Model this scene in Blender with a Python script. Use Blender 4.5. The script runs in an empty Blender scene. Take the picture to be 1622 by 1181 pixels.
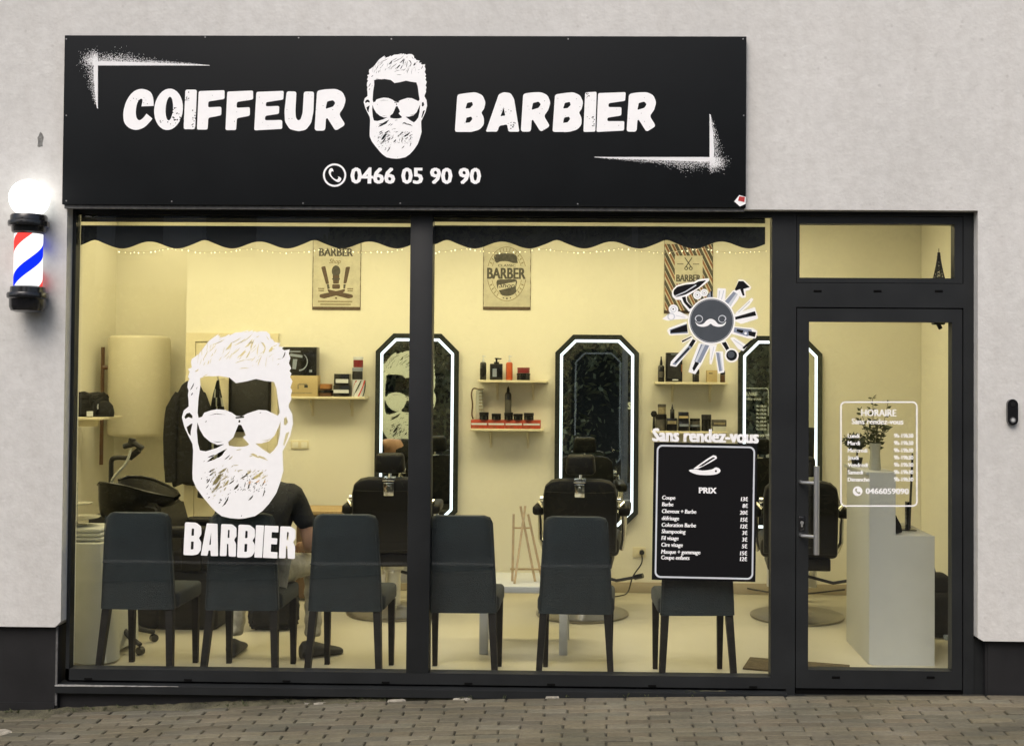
import bpy, bmesh, math, random
from mathutils import Vector, Matrix
from mathutils.geometry import delaunay_2d_cdt
random.seed(7)
R_ = math.radians
SC = bpy.context.scene
COL = SC.collection

# ------------------------------------------------------------------ camera
F = 1866.0
CAM = Vector((0.0, -6.5, 1.75))
ROT = (Matrix.Rotation(R_(1.12), 3, 'Z') @ Matrix.Rotation(math.pi/2 + R_(1.2), 3, 'X') @ Matrix.Rotation(R_(.42), 3, 'Z'))
_v = ROT.transposed() @ Vector((0, 1, 0))
CX = 950 - F*_v.x/-_v.z
CY = 590 + F*_v.y/-_v.z
cam = bpy.data.cameras.new('camera')
cam.sensor_width = 36
cam.lens = 36*F/1622
cam.shift_x = -(CX-811)/1622
cam.shift_y = (CY-590.5)/1622
cam.clip_end = 1000
co = bpy.data.objects.new('camera', cam)
COL.objects.link(co)
co.matrix_world = Matrix.Translation(CAM) @ ROT.to_4x4()
SC.camera = co

def at(px, py, Y):
    """measure: a pixel of the photograph on the plane at depth Y -> (X, Z)"""
    w = ROT @ Vector(((px-CX)/F, -(py-CY)/F, -1.0))
    t = (Y-CAM.y)/w.y
    return CAM.x + w.x*t, CAM.z + w.z*t

# ------------------------------------------------------------------ materials
def nd(nt, t, **kw):
    n = nt.nodes.new(t)
    for k, v in kw.items():
        if k in n.inputs.keys():
            n.inputs[k].default_value = v
        else:
            setattr(n, k, v)
    return n

def mat(name, col, rough=.5, metal=0.0, var=0.0, scale=12.0, bump=0.0, bscale=None, spec=.5, stretch=None, coat=0.0, sheen=0.0):
    m = bpy.data.materials.new(name)
    m.use_nodes = True
    nt = m.node_tree
    b = nt.nodes['Principled BSDF']
    b.inputs['Base Color'].default_value = (*col, 1)
    b.inputs['Roughness'].default_value = rough
    b.inputs['Metallic'].default_value = metal
    b.inputs['Specular IOR Level'].default_value = spec
    b.inputs['Coat Weight'].default_value = coat
    b.inputs['Sheen Weight'].default_value = sheen
    tc = nd(nt, 'ShaderNodeTexCoord')
    src = tc.outputs['Object']
    if stretch:
        mp = nd(nt, 'ShaderNodeMapping')
        mp.inputs['Scale'].default_value = stretch
        nt.links.new(src, mp.inputs['Vector'])
        src = mp.outputs['Vector']
    if var:
        n = nd(nt, 'ShaderNodeTexNoise', Scale=scale, Detail=6.0, Roughness=.6)
        nt.links.new(src, n.inputs['Vector'])
        r = nd(nt, 'ShaderNodeValToRGB')
        r.color_ramp.elements[0].position = .3
        r.color_ramp.elements[1].position = .7
        r.color_ramp.elements[0].color = (*[c*(1-var) for c in col], 1)
        r.color_ramp.elements[1].color = (*[min(1, c*(1+var)) for c in col], 1)
        nt.links.new(n.outputs['Fac'], r.inputs['Fac'])
        nt.links.new(r.outputs['Color'], b.inputs['Base Color'])
        mr = nd(nt, 'ShaderNodeMapRange')
        mr.inputs['To Min'].default_value = max(0, rough-.08)
        mr.inputs['To Max'].default_value = min(1, rough+.08)
        nt.links.new(n.outputs['Fac'], mr.inputs['Value'])
        nt.links.new(mr.outputs['Result'], b.inputs['Roughness'])
    if bump:
        n2 = nd(nt, 'ShaderNodeTexNoise', Scale=bscale or scale*6, Detail=4.0)
        nt.links.new(src, n2.inputs['Vector'])
        bp = nd(nt, 'ShaderNodeBump', Strength=bump, Distance=.01)
        nt.links.new(n2.outputs['Fac'], bp.inputs['Height'])
        nt.links.new(bp.outputs['Normal'], b.inputs['Normal'])
    return m

def emis(name, col, s):
    m = bpy.data.materials.new(name)
    m.use_nodes = True
    nt = m.node_tree
    nt.nodes.clear()
    e = nd(nt, 'ShaderNodeEmission')
    e.inputs['Color'].default_value = (*col, 1)
    e.inputs['Strength'].default_value = s
    o = nd(nt, 'ShaderNodeOutputMaterial')
    nt.links.new(e.outputs[0], o.inputs[0])
    return m

def glass_mat():
    m = bpy.data.materials.new('window_glass')
    m.use_nodes = True
    nt = m.node_tree
    nt.nodes.clear()
    tr = nd(nt, 'ShaderNodeBsdfTransparent')
    tr.inputs['Color'].default_value = (.97, .985, .975, 1)
    gl = nd(nt, 'ShaderNodeBsdfGlossy')
    gl.inputs['Roughness'].default_value = 0.0
    fr = nd(nt, 'ShaderNodeFresnel', IOR=1.68)
    ge = nd(nt, 'ShaderNodeNewGeometry')
    iv = nd(nt, 'ShaderNodeMath', operation='SUBTRACT')
    iv.inputs[0].default_value = 1.0
    nt.links.new(ge.outputs['Backfacing'], iv.inputs[1])
    mu = nd(nt, 'ShaderNodeMath', operation='MULTIPLY')
    nt.links.new(fr.outputs[0], mu.inputs[0])
    nt.links.new(iv.outputs[0], mu.inputs[1])
    # old panes are never dead flat: a very slow wave in the reflection
    tc = nd(nt, 'ShaderNodeTexCoord')
    no = nd(nt, 'ShaderNodeTexNoise', Scale=1.3, Detail=1.0)
    nt.links.new(tc.outputs['Object'], no.inputs['Vector'])
    bp = nd(nt, 'ShaderNodeBump', Strength=.06, Distance=.02)
    nt.links.new(no.outputs['Fac'], bp.inputs['Height'])
    nt.links.new(bp.outputs['Normal'], gl.inputs['Normal'])
    mx = nd(nt, 'ShaderNodeMixShader')
    nt.links.new(mu.outputs[0], mx.inputs[0])
    nt.links.new(tr.outputs[0], mx.inputs[1])
    nt.links.new(gl.outputs[0], mx.inputs[2])
    o = nd(nt, 'ShaderNodeOutputMaterial')
    nt.links.new(mx.outputs[0], o.inputs[0])
    return m

def plaster_mat():
    m = mat('grey_plaster', (.56, .545, .525), .92)
    nt = m.node_tree
    b = nt.nodes['Principled BSDF']
    tc = nd(nt, 'ShaderNodeTexCoord')
    big = nd(nt, 'ShaderNodeTexNoise', Scale=1.1, Detail=8.0, Roughness=.62)
    fine = nd(nt, 'ShaderNodeTexNoise', Scale=16.0, Detail=6.0, Roughness=.7)
    mp = nd(nt, 'ShaderNodeMapping')
    mp.inputs['Scale'].default_value = (5, 5, .35)
    streak = nd(nt, 'ShaderNodeTexNoise', Scale=1.6, Detail=4.0)
    pock = nd(nt, 'ShaderNodeTexVoronoi', Scale=55.0)
    for n in (big, fine, pock):
        nt.links.new(tc.outputs['Object'], n.inputs['Vector'])
    nt.links.new(tc.outputs['Object'], mp.inputs['Vector'])
    nt.links.new(mp.outputs['Vector'], streak.inputs['Vector'])
    r1 = nd(nt, 'ShaderNodeValToRGB')
    r1.color_ramp.elements[0].position, r1.color_ramp.elements[1].position = .32, .66
    r1.color_ramp.elements[0].color = (.585, .582, .562, 1)
    r1.color_ramp.elements[1].color = (.655, .650, .630, 1)
    nt.links.new(big.outputs['Fac'], r1.inputs['Fac'])
    r2 = nd(nt, 'ShaderNodeValToRGB')
    r2.color_ramp.elements[0].position, r2.color_ramp.elements[1].position = .25, .62
    r2.color_ramp.elements[0].color = (.86, .855, .85, 1)
    r2.color_ramp.elements[1].color = (1, 1, 1, 1)
    nt.links.new(fine.outputs['Fac'], r2.inputs['Fac'])
    r3 = nd(nt, 'ShaderNodeValToRGB')
    r3.color_ramp.elements[0].position, r3.color_ramp.elements[1].position = .3, .55
    r3.color_ramp.elements[0].color = (.965, .96, .955, 1)
    r3.color_ramp.elements[1].color = (1, 1, 1, 1)
    nt.links.new(streak.outputs['Fac'], r3.inputs['Fac'])
    def mul(a, c):
        x = nd(nt, 'ShaderNodeMix', data_type='RGBA', blend_type='MULTIPLY')
        x.inputs[0].default_value = 1
        nt.links.new(a, x.inputs[6]); nt.links.new(c, x.inputs[7])
        return x.outputs[2]
    pit = nd(nt, 'ShaderNodeTexVoronoi', Scale=9.0)
    nt.links.new(tc.outputs['Object'], pit.inputs['Vector'])
    r4 = nd(nt, 'ShaderNodeValToRGB')
    r4.color_ramp.elements[0].position, r4.color_ramp.elements[1].position = .05, .11
    r4.color_ramp.elements[0].color = (.88, .875, .87, 1)
    r4.color_ramp.elements[1].color = (1, 1, 1, 1)
    nt.links.new(pit.outputs['Distance'], r4.inputs['Fac'])
    nt.links.new(mul(mul(mul(r1.outputs[0], r2.outputs[0]), r3.outputs[0]), r4.outputs[0]), b.inputs['Base Color'])
    ad = nd(nt, 'ShaderNodeMath', operation='MULTIPLY_ADD')
    nt.links.new(pock.outputs['Distance'], ad.inputs[0])
    ad.inputs[1].default_value = .25
    nt.links.new(fine.outputs['Fac'], ad.inputs[2])
    bp = nd(nt, 'ShaderNodeBump', Strength=.35, Distance=.008)
    nt.links.new(ad.outputs[0], bp.inputs['Height'])
    nt.links.new(bp.outputs['Normal'], b.inputs['Normal'])
    return m

def paver_mat():
    m = mat('concrete_pavers', (.16, .14, .12), .85)
    nt = m.node_tree
    b = nt.nodes['Principled BSDF']
    at_ = nd(nt, 'ShaderNodeAttribute', attribute_name='tone')
    tc = nd(nt, 'ShaderNodeTexCoord')
    n = nd(nt, 'ShaderNodeTexNoise', Scale=40.0, Detail=8.0, Roughness=.75)
    n2 = nd(nt, 'ShaderNodeTexNoise', Scale=1.7, Detail=5.0)
    nt.links.new(tc.outputs['Object'], n.inputs['Vector'])
    nt.links.new(tc.outputs['Object'], n2.inputs['Vector'])
    r = nd(nt, 'ShaderNodeValToRGB')
    r.color_ramp.elements[0].position, r.color_ramp.elements[1].position = .28, .72
    r.color_ramp.elements[0].color = (.68, .68, .68, 1)
    r.color_ramp.elements[1].color = (1.18, 1.18, 1.18, 1)
    nt.links.new(n.outputs['Fac'], r.inputs['Fac'])
    r2 = nd(nt, 'ShaderNodeValToRGB')
    r2.color_ramp.elements[0].position, r2.color_ramp.elements[1].position = .35, .65
    r2.color_ramp.elements[0].color = (.72, .72, .66, 1)
    r2.color_ramp.elements[1].color = (1.08, 1.06, 1.04, 1)
    nt.links.new(n2.outputs['Fac'], r2.inputs['Fac'])
    out = at_.outputs['Color']
    for q in (r, r2):
        x = nd(nt, 'ShaderNodeMix', data_type='RGBA', blend_type='MULTIPLY')
        x.inputs[0].default_value = 1
        nt.links.new(out, x.inputs[6]); nt.links.new(q.outputs[0], x.inputs[7])
        out = x.outputs[2]
    nt.links.new(out, b.inputs['Base Color'])
    bp = nd(nt, 'ShaderNodeBump', Strength=.5, Distance=.006)
    nt.links.new(n.outputs['Fac'], bp.inputs['Height'])
    nt.links.new(bp.outputs['Normal'], b.inputs['Normal'])
    return m

def stripe_mat():
    """lit barber pole: helical white / blue / white / red bands"""
    m = bpy.data.materials.new('lit_barber_stripes')
    m.use_nodes = True
    nt = m.node_tree
    nt.nodes.clear()
    tc = nd(nt, 'ShaderNodeTexCoord')
    sp = nd(nt, 'ShaderNodeSeparateXYZ')
    nt.links.new(tc.outputs['Object'], sp.inputs[0])
    ng = nd(nt, 'ShaderNodeMath', operation='MULTIPLY')
    ng.inputs[1].default_value = -1
    nt.links.new(sp.outputs['Y'], ng.inputs[0])
    an = nd(nt, 'ShaderNodeMath', operation='ARCTAN2')       # 0 at the front, grows to the right
    nt.links.new(sp.outputs['X'], an.inputs[0]); nt.links.new(ng.outputs[0], an.inputs[1])
    a2 = nd(nt, 'ShaderNodeMath', operation='MULTIPLY')
    a2.inputs[1].default_value = -1/(2*math.pi)
    nt.links.new(an.outputs[0], a2.inputs[0])
    z = nd(nt, 'ShaderNodeMath', operation='MULTIPLY_ADD')
    z.inputs[1].default_value = 1/.39
    nt.links.new(sp.outputs['Z'], z.inputs[0]); nt.links.new(a2.outputs[0], z.inputs[2])
    fr = nd(nt, 'ShaderNodeMath', operation='FRACT')
    nt.links.new(z.outputs[0], fr.inputs[0])
    r = nd(nt, 'ShaderNodeValToRGB')
    r.color_ramp.interpolation = 'CONSTANT'
    e = r.color_ramp.elements
    e[0].position = 0; e[0].color = (1, .07, .06, 1)
    e[1].position = .15; e[1].color = (1, 1, 1, 1)
    x = e.new(.47); x.color = (.006, .03, .9, 1)
    x = e.new(.65); x.color = (1, 1, 1, 1)
    x = e.new(.97); x.color = (1, .07, .06, 1)
    nt.links.new(fr.outputs[0], r.inputs[0])
    em = nd(nt, 'ShaderNodeEmission', Strength=1.15)
    nt.links.new(r.outputs[0], em.inputs[0])
    o = nd(nt, 'ShaderNodeOutputMaterial')
    nt.links.new(em.outputs[0], o.inputs[0])
    return m

M = dict(
    basin=mat('black_basin', (.006, .006, .006), .3, spec=.3),
    joint=mat('grey_joint', (.10, .10, .098), .8, var=.4, scale=40),
    dull=mat('dull_chrome', (.33, .31, .27), .34, metal=1, var=.15, scale=9),
    plaster=plaster_mat(),
    chip=mat('bare_render', (.21, .21, .20), .95, var=.35, scale=60, bump=.6),
    anth=mat('anthracite_aluminium', (.0155, .0172, .0184), .48, var=.2, scale=3, bump=.03, bscale=400, spec=.27),
    anth2=mat('anthracite_panel', (.014, .014, .015), .6, var=.25, scale=4, bump=.05, bscale=80, spec=.3),
    gap=mat('black_gasket', (.003, .003, .003), .8, spec=.08),
    worn=mat('worn_sill_edge', (.30, .30, .29), .6, var=.4, scale=40),
    glass=glass_mat(),
    iwall=mat('cream_painted_wall', (.79, .765, .66), .85, var=.045, scale=1.1, bump=.06, bscale=160),
    ceil=mat('white_ceiling', (.75, .73, .68), .9),
    tile=mat('beige_floor_tiles', (.47, .44, .345), .32, var=.06, scale=3),
    skirt=mat('beige_skirting', (.42, .36, .26), .5),
    trim=mat('cream_painted_wood', (.72, .66, .48), .6),
    whitep=mat('white_laminate', (.45, .46, .455), .42, var=.03, scale=8),
    sign=mat('black_sign_panel', (.0075, .0088, .0100), .6, var=.12, scale=3, bump=.02, bscale=300, spec=.12),
    vinyl=mat('white_vinyl', (.93, .935, .945), .5, var=.02, scale=30),
    vinylk=mat('black_vinyl', (.005, .005, .006), .6, spec=.15),
    vinylb=mat('slate_blue_vinyl', (.055, .065, .078), .5, var=.1, scale=20),
    vinylg=mat('grey_blue_vinyl', (.24, .28, .36), .5),
    vinyll=mat('pale_grey_vinyl', (.62, .65, .70), .5),
    red=mat('red_print', (.45, .03, .03), .5),
    screw=mat('steel_screw', (.25, .25, .25), .4, metal=.8),
    chrome=mat('chrome', (.78, .77, .74), .14, metal=1),
    steel=mat('brushed_steel', (.78, .78, .77), .38, metal=1, var=.1, scale=30, stretch=(40, 40, 1)),
    bplastic=mat('black_gloss_plastic', (.010, .010, .011), .22, coat=.3),
    bmatte=mat('black_matte', (.014, .014, .015), .6, var=.2, scale=20),
    leather=mat('black_leather', (.005, .0046, .0042), .48, var=.25, scale=30, bump=.25, bscale=260, spec=.35),
    fabric=mat('slate_fabric', (.0095, .0155, .018), .95, var=.28, scale=9, bump=.5, bscale=160, sheen=.08),
    wood_d=mat('dark_stained_wood', (.006, .005, .0045), .55, var=.3, scale=10, stretch=(1, 1, .1), spec=.2),
    wood=mat('natural_pine', (.42, .30, .15), .55, var=.25, scale=14, stretch=(6, 6, .6)),
    wood_b=mat('brown_wood', (.13, .075, .03), .5, var=.3, scale=10, stretch=(6, 6, .5)),
    mirror=mat('mirror_glass', (.70, .735, .69), .0, metal=1),
    mframe=mat('smoked_mirror_edge', (.075, .085, .08), .18, metal=.6),
    led=emis('led_strip', (.88, .96, 1.0), 2.0),
    bulb=emis('fairy_bulb', (1, .92, .66), 2.6),
    wire=mat('thin_clear_wire', (.55, .50, .32), .4),
    globe=emis('lit_globe', (1, .99, .95), 2.3),
    stripes=stripe_mat(),
    panel=emis('ceiling_led_panel', (1.0, .85, .475), 13.6),
    cloth_k=mat('black_cloth', (.010, .010, .011), .95, var=.3, scale=12, bump=.3, bscale=300),
    valance=mat('black_valance_film', (.012, .013, .015), .85, var=.2, scale=6, bump=.1, bscale=300),
    film_stripe=mat('brown_grey_stripe', (.09, .075, .05), .7),
    cloth_w=mat('white_cloth', (.48, .49, .45), .9, var=.06, scale=8, bump=.2, bscale=300),
    enamel=mat('white_enamel', (.70, .66, .52), .35),
    tin=mat('aged_tin', (.60, .57, .46), .55, var=.14, scale=14),
    tin_b=mat('tin_brown_print', (.10, .065, .045), .6, var=.3, scale=40),
    tin_k=mat('tin_dark_print', (.075, .07, .06), .6, var=.3, scale=40),
    tin_r=mat('tin_rust_print', (.28, .12, .06), .6, var=.3, scale=40),
    tin_o=mat('tin_olive_print', (.27, .23, .14), .6, var=.3, scale=40),
    orange=mat('orange_plastic', (.50, .09, .025), .35),
    redbox=mat('red_carton', (.42, .06, .03), .5, var=.2, scale=30),
    maroon=mat('maroon_lid', (.20, .02, .025), .4),
    brown=mat('brown_jar', (.10, .05, .025), .35),
    amber=mat('amber_lid', (.36, .17, .06), .4),
    kraft=mat('tan_carton', (.48, .38, .20), .75),
    skin=mat('skin', (.42, .24, .16), .55, var=.08, scale=30),
    hair=mat('dark_hair', (.015, .011, .008), .7, bump=.6, bscale=200),
    tee=mat('black_cotton', (.012, .012, .013), .95, var=.25, scale=8, bump=.3, bscale=60),
    jeans=mat('faded_grey_denim', (.42, .40, .33), .9, var=.3, scale=16, bump=.35, bscale=400),
    leaf=mat('olive_leaf', (.06, .072, .028), .6, var=.4, scale=20),
    leafd=mat('dark_leaf', (.020, .030, .015), .6, var=.4, scale=20),
    vase=mat('pale_grey_glass', (.42, .42, .36), .2),
    matf=mat('brown_door_mat', (.10, .075, .04), .95, var=.35, scale=30, bump=.6, bscale=300),
    paver=paver_mat(),
    soil=mat('joint_soil', (.035, .032, .022), 1, var=.5, scale=14, bump=.8, bscale=90),
    moss=mat('moss_and_dirt', (.075, .070, .042), 1, var=.55, scale=9, bump=1.0, bscale=80),
    mortar=mat('pale_mortar_spill', (.30, .28, .23), .95, var=.35, scale=22, bump=.7),
    asphalt=mat('asphalt', (.052, .052, .052), .9, var=.2, scale=20, bump=.5, bscale=200),
    kerb=mat('kerb_concrete', (.34, .33, .31), .9, var=.2, scale=10, bump=.3),
    woods=mat('hedge_leaves', (.27, .275, .15), .8, var=.6, scale=1.2),
    bark=mat('bark', (.05, .04, .03), .9, var=.4, scale=8, bump=.6),
)

# ------------------------------------------------------------------ mesh helpers
def smooth(pts, n=4, closed=True):
    out = []
    N = len(pts)
    rng = range(N) if closed else range(N-1)
    for i in rng:
        g = (lambda k: pts[k % N]) if closed else (lambda k: pts[max(0, min(N-1, k))])
        p0, p1, p2, p3 = g(i-1), g(i), g(i+1), g(i+2)
        for j in range(n):
            t = j/n
            out.append(tuple(.5*((2*p1[k]) + (-p0[k]+p2[k])*t + (2*p0[k]-5*p1[k]+4*p2[k]-p3[k])*t*t + (-p0[k]+3*p1[k]-3*p2[k]+p3[k])*t**3) for k in range(len(p1))))
    if not closed:
        out.append(tuple(pts[-1]))
    return out

def rnd(pts, r, n=4):
    """a polygon with its corners rounded"""
    out = []
    N = len(pts)
    for i in range(N):
        p = Vector(pts[i]); a = Vector(pts[i-1]); b = Vector(pts[(i+1) % N])
        da, db = a-p, b-p
        rr = min(r, da.length*.45, db.length*.45)
        s = p + da.normalized()*rr
        e = p + db.normalized()*rr
        for j in range(n+1):
            t = j/n
            q = s*(1-t)**2 + p*2*t*(1-t) + e*t*t
            out.append((q.x, q.y))
    return out

def ell(cx, cy, rx, ry, n=28, a0=0, a1=2*math.pi, rot=0):
    full = abs(a1-a0) > 6.28
    k = n if full else n+1
    o = []
    for i in range(k):
        a = a0+(a1-a0)*i/n
        x, y = rx*math.cos(a), ry*math.sin(a)
        o.append((cx+x*math.cos(rot)-y*math.sin(rot), cy+x*math.sin(rot)+y*math.cos(rot)))
    return o

def stroke(pts, w, w1=None):
    """a ribbon polygon along a path, rounded ends"""
    w1 = w if w1 is None else w1
    L, Rr = [], []
    N = len(pts)
    for i, p in enumerate(pts):
        a = Vector(pts[max(0, i-1)]); b = Vector(pts[min(N-1, i+1)])
        d = (b-a).normalized()
        nn = Vector((-d.y, d.x))
        ww = (w+(w1-w)*i/(N-1))/2
        L.append(tuple(Vector(p)+nn*ww)); Rr.append(tuple(Vector(p)-nn*ww))
    return L+Rr[::-1]

def inside(p, poly):
    x, y = p
    c = False
    j = len(poly)-1
    for i in range(len(poly)):
        xi, yi = poly[i]; xj, yj = poly[j]
        if (yi > y) != (yj > y) and x < (xj-xi)*(y-yi)/(yj-yi)+xi:
            c = not c
        j = i
    return c

class MB:
    def __init__(s):
        s.bm = bmesh.new()
        s.mi = 0
    def _mark(s, fs):
        for f in fs:
            f.material_index = s.mi
        return s
    def box(s, x0, x1, y0, y1, z0, z1, b=0, rot=None, seg=2):
        vs = [s.bm.verts.new(p) for p in ((x0, y0, z0), (x1, y0, z0), (x1, y1, z0), (x0, y1, z0), (x0, y0, z1), (x1, y0, z1), (x1, y1, z1), (x0, y1, z1))]
        fs = [s.bm.faces.new([vs[i] for i in q]) for q in ((3, 2, 1, 0), (4, 5, 6, 7), (0, 1, 5, 4), (1, 2, 6, 5), (2, 3, 7, 6), (3, 0, 4, 7))]
        s._mark(fs)
        allv = vs
        if b:
            es = list({e for f in fs for e in f.edges})
            r = bmesh.ops.bevel(s.bm, geom=es, offset=b, segments=seg, profile=.5, affect='EDGES')
            allv = list({v for f in r['faces'] for v in f.verts} | {v for v in vs if v.is_valid})
            s._mark([f for f in r['faces']])
        if rot:
            c, mtx = rot
            bmesh.ops.rotate(s.bm, verts=[v for v in allv if v.is_valid], cent=c, matrix=mtx)
        return s
    def hexa(s, p):
        vs = [s.bm.verts.new(q) for q in p]
        s._mark([s.bm.faces.new([vs[i] for i in q]) for q in ((3, 2, 1, 0), (4, 5, 6, 7), (0, 1, 5, 4), (1, 2, 6, 5), (2, 3, 7, 6), (3, 0, 4, 7))])
        return s
    def taper(s, p0, p1, a, b):
        """square tapered bar from p0 (half size a) to p1 (half size b)"""
        (x, y, z), (u, v, w) = p0, p1
        if isinstance(a, (int, float)): a = (a, a)
        if isinstance(b, (int, float)): b = (b, b)
        return s.hexa([(x-a[0], y-a[1], z), (x+a[0], y-a[1], z), (x+a[0], y+a[1], z), (x-a[0], y+a[1], z), (u-b[0], v-b[1], w), (u+b[0], v-b[1], w), (u+b[0], v+b[1], w), (u-b[0], v+b[1], w)])
    def tube(s, pts, r, n=8, caps=True):
        pts = [Vector(p) for p in pts]
        rs = r if isinstance(r, (list, tuple)) else [r]*len(pts)
        up = None
        rings = []
        for i, p in enumerate(pts):
            d = (pts[min(i+1, len(pts)-1)]-pts[max(i-1, 0)]).normalized()
            if up is None:
                up = d.orthogonal().normalized()
            up = (up-d*up.dot(d))
            up = up.normalized() if up.length > 1e-6 else d.orthogonal().normalized()
            sd = d.cross(up)
            rings.append([s.bm.verts.new(p+(up*math.cos(2*math.pi*k/n)+sd*math.sin(2*math.pi*k/n))*rs[i]) for k in range(n)])
        fs = []
        for a, b in zip(rings, rings[1:]):
            for k in range(n):
                fs.append(s.bm.faces.new((a[k], a[(k+1) % n], b[(k+1) % n], b[k])))
        if caps:
            fs.append(s.bm.faces.new(rings[0][::-1])); fs.append(s.bm.faces.new(rings[-1]))
        return s._mark(fs)
    def lathe(s, prof, c, n=24, flat=(1, 1)):
        """profile (radius, z) turned about the vertical through c"""
        rings = []
        for r, z in prof:
            if r < 1e-5:
                rings.append([s.bm.verts.new((c[0], c[1], c[2]+z))])
            else:
                rings.append([s.bm.verts.new((c[0]+r*flat[0]*math.cos(2*math.pi*k/n), c[1]+r*flat[1]*math.sin(2*math.pi*k/n), c[2]+z)) for k in range(n)])
        fs = []
        for a, b in zip(rings, rings[1:]):
            for k in range(n):
                k2 = (k+1) % n
                if len(a) == 1 and len(b) > 1: fs.append(s.bm.faces.new((a[0], b[k2], b[k])))
                elif len(b) == 1 and len(a) > 1: fs.append(s.bm.faces.new((a[k], a[k2], b[0])))
                elif len(a) > 1: fs.append(s.bm.faces.new((a[k], a[k2], b[k2], b[k])))
        if len(rings[0]) > 1: fs.append(s.bm.faces.new(rings[0][::-1]))
        if len(rings[-1]) > 1: fs.append(s.bm.faces.new(rings[-1]))
        return s._mark(fs)
    def prism(s, poly, y0, y1):
        a = [s.bm.verts.new((x, y0, z)) for x, z in poly]
        b = [s.bm.verts.new((x, y1, z)) for x, z in poly]
        fs = [s.bm.faces.new(a), s.bm.faces.new(b[::-1])]
        for i in range(len(poly)):
            j = (i+1) % len(poly)
            fs.append(s.bm.faces.new((a[j], a[i], b[i], b[j])))
        s._mark(fs)
        bmesh.ops.recalc_face_normals(s.bm, faces=fs)
        return s
    def flat(s, layers, y, th=.0012):
        """painter's layers [(material index or None, polygon (x,z))] cut into one sheet facing -Y"""
        vs, es = [], []
        for _, poly in layers:
            k = len(vs)
            vs += [Vector(p) for p in poly]
            es += [(k+i, k+(i+1) % len(poly)) for i in range(len(poly))]
        V, _, T, *_r = delaunay_2d_cdt(vs, es, [], 0, 1e-6)
        bb = []
        for mi, poly in layers:
            xs = [p[0] for p in poly]; zs = [p[1] for p in poly]
            bb.append((mi, poly, min(xs), max(xs), min(zs), max(zs)))
        fv = {}
        edges = {}
        def g(i, back):
            if (i, back) not in fv:
                fv[(i, back)] = s.bm.verts.new((V[i].x, y+(th if back else 0), V[i].y))
            return fv[(i, back)]
        for t in T:
            cx = sum(V[i].x for i in t)/3; cz = sum(V[i].y for i in t)/3
            m = None
            for mi, poly, a, b, c, d in bb:
                if a <= cx <= b and c <= cz <= d and inside((cx, cz), poly):
                    m = mi
            if m is None:
                continue
            q = list(t)
            A, B, C = (V[i] for i in q)
            ar = (B.x-A.x)*(C.y-A.y)-(B.y-A.y)*(C.x-A.x)
            if abs(ar) < 1e-12: continue
            if ar < 0: q = q[::-1]
            try:
                f = s.bm.faces.new([g(i, False) for i in q])
                f2 = s.bm.faces.new([g(i, True) for i in q[::-1]])
            except ValueError:
                continue
            f.material_index = m; f2.material_index = m
            for k in range(3):
                e = (q[k], q[(k+1) % 3])
                edges[e] = m
        for (a, b), m in edges.items():
            if (b, a) not in edges:
                try:
                    f = s.bm.faces.new((g(b, False), g(a, False), g(a, True), g(b, True)))
                    f.material_index = m
                except ValueError:
                    pass
        return s
    def text(s, body, x, z, h, y, bold=0.0, sx=1.0, align='LEFT', th=.001, box=None, shear=0.0, res=2):
        """lettering facing -Y; bold thickens every stroke by uniting shifted copies of the outlines"""
        cu = bpy.data.curves.new('t', 'FONT')
        cu.body = body
        cu.size = h/.727
        cu.resolution_u = res
        cu.shear = shear
        ob = bpy.data.objects.new('t', cu)
        COL.objects.link(ob)
        dg = bpy.context.evaluated_depsgraph_get()
        me = bpy.data.meshes.new_from_object(ob.evaluated_get(dg))
        bpy.data.objects.remove(ob); bpy.data.curves.remove(cu)
        b = bmesh.new(); b.from_mesh(me); bpy.data.meshes.remove(me)
        bmesh.ops.remove_doubles(b, verts=b.verts[:], dist=1e-6)
        nxt = {}
        for f in b.faces:
            for l in f.loops:
                if len(l.edge.link_faces) == 1:
                    nxt.setdefault(l.vert.index, []).append(l.link_loop_next.vert.index)
        pos = [v.co.to_2d() for v in b.verts]
        b.free()
        loops = []
        while nxt:
            st = next(iter(nxt)); lp = [st]; cur = nxt[st].pop()
            if not nxt[st]: del nxt[st]
            while cur != st and cur in nxt:
                lp.append(cur); n_ = nxt[cur].pop()
                if not nxt[cur]: del nxt[cur]
                cur = n_
            if len(lp) > 2: loops.append([(pos[i].x, pos[i].y) for i in lp])
        xs = [p[0] for l in loops for p in l]; zs = [p[1] for l in loops for p in l]
        x0, x1, z0, z1 = min(xs), max(xs), min(zs), max(zs)
        if box:
            k1, k2 = (box[1]-box[0]-2*bold)/(x1-x0), (box[3]-box[2]-bold)/(z1-z0)
            mp = lambda p: (box[0]+bold+(p[0]-x0)*k1, box[2]+bold/2+(p[1]-z0)*k2)
        else:
            off = {'LEFT': x0, 'CENTER': (x0+x1)/2, 'RIGHT': x1}[align]
            mp = lambda p: (x+(p[0]-off)*sx, z+p[1])
        loops = [[mp(p) for p in l] for l in loops]
        # letters that touch in x are united together
        loops.sort(key=lambda l: min(p[0] for p in l))
        groups, lim = [], -1e9
        for l in loops:
            a_, c_ = min(p[0] for p in l)-bold*1.01, max(p[0] for p in l)+bold*1.01
            if a_ > lim: groups.append([])
            groups[-1].append(l); lim = max(lim, c_)
        shifts = [(0, 0)] if not bold else ([(-bold, -bold*.5), (bold, -bold*.5), (-bold, bold*.5), (bold, bold*.5)] if bold > .003 else [(-bold, 0), (bold, 0)])
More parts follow.
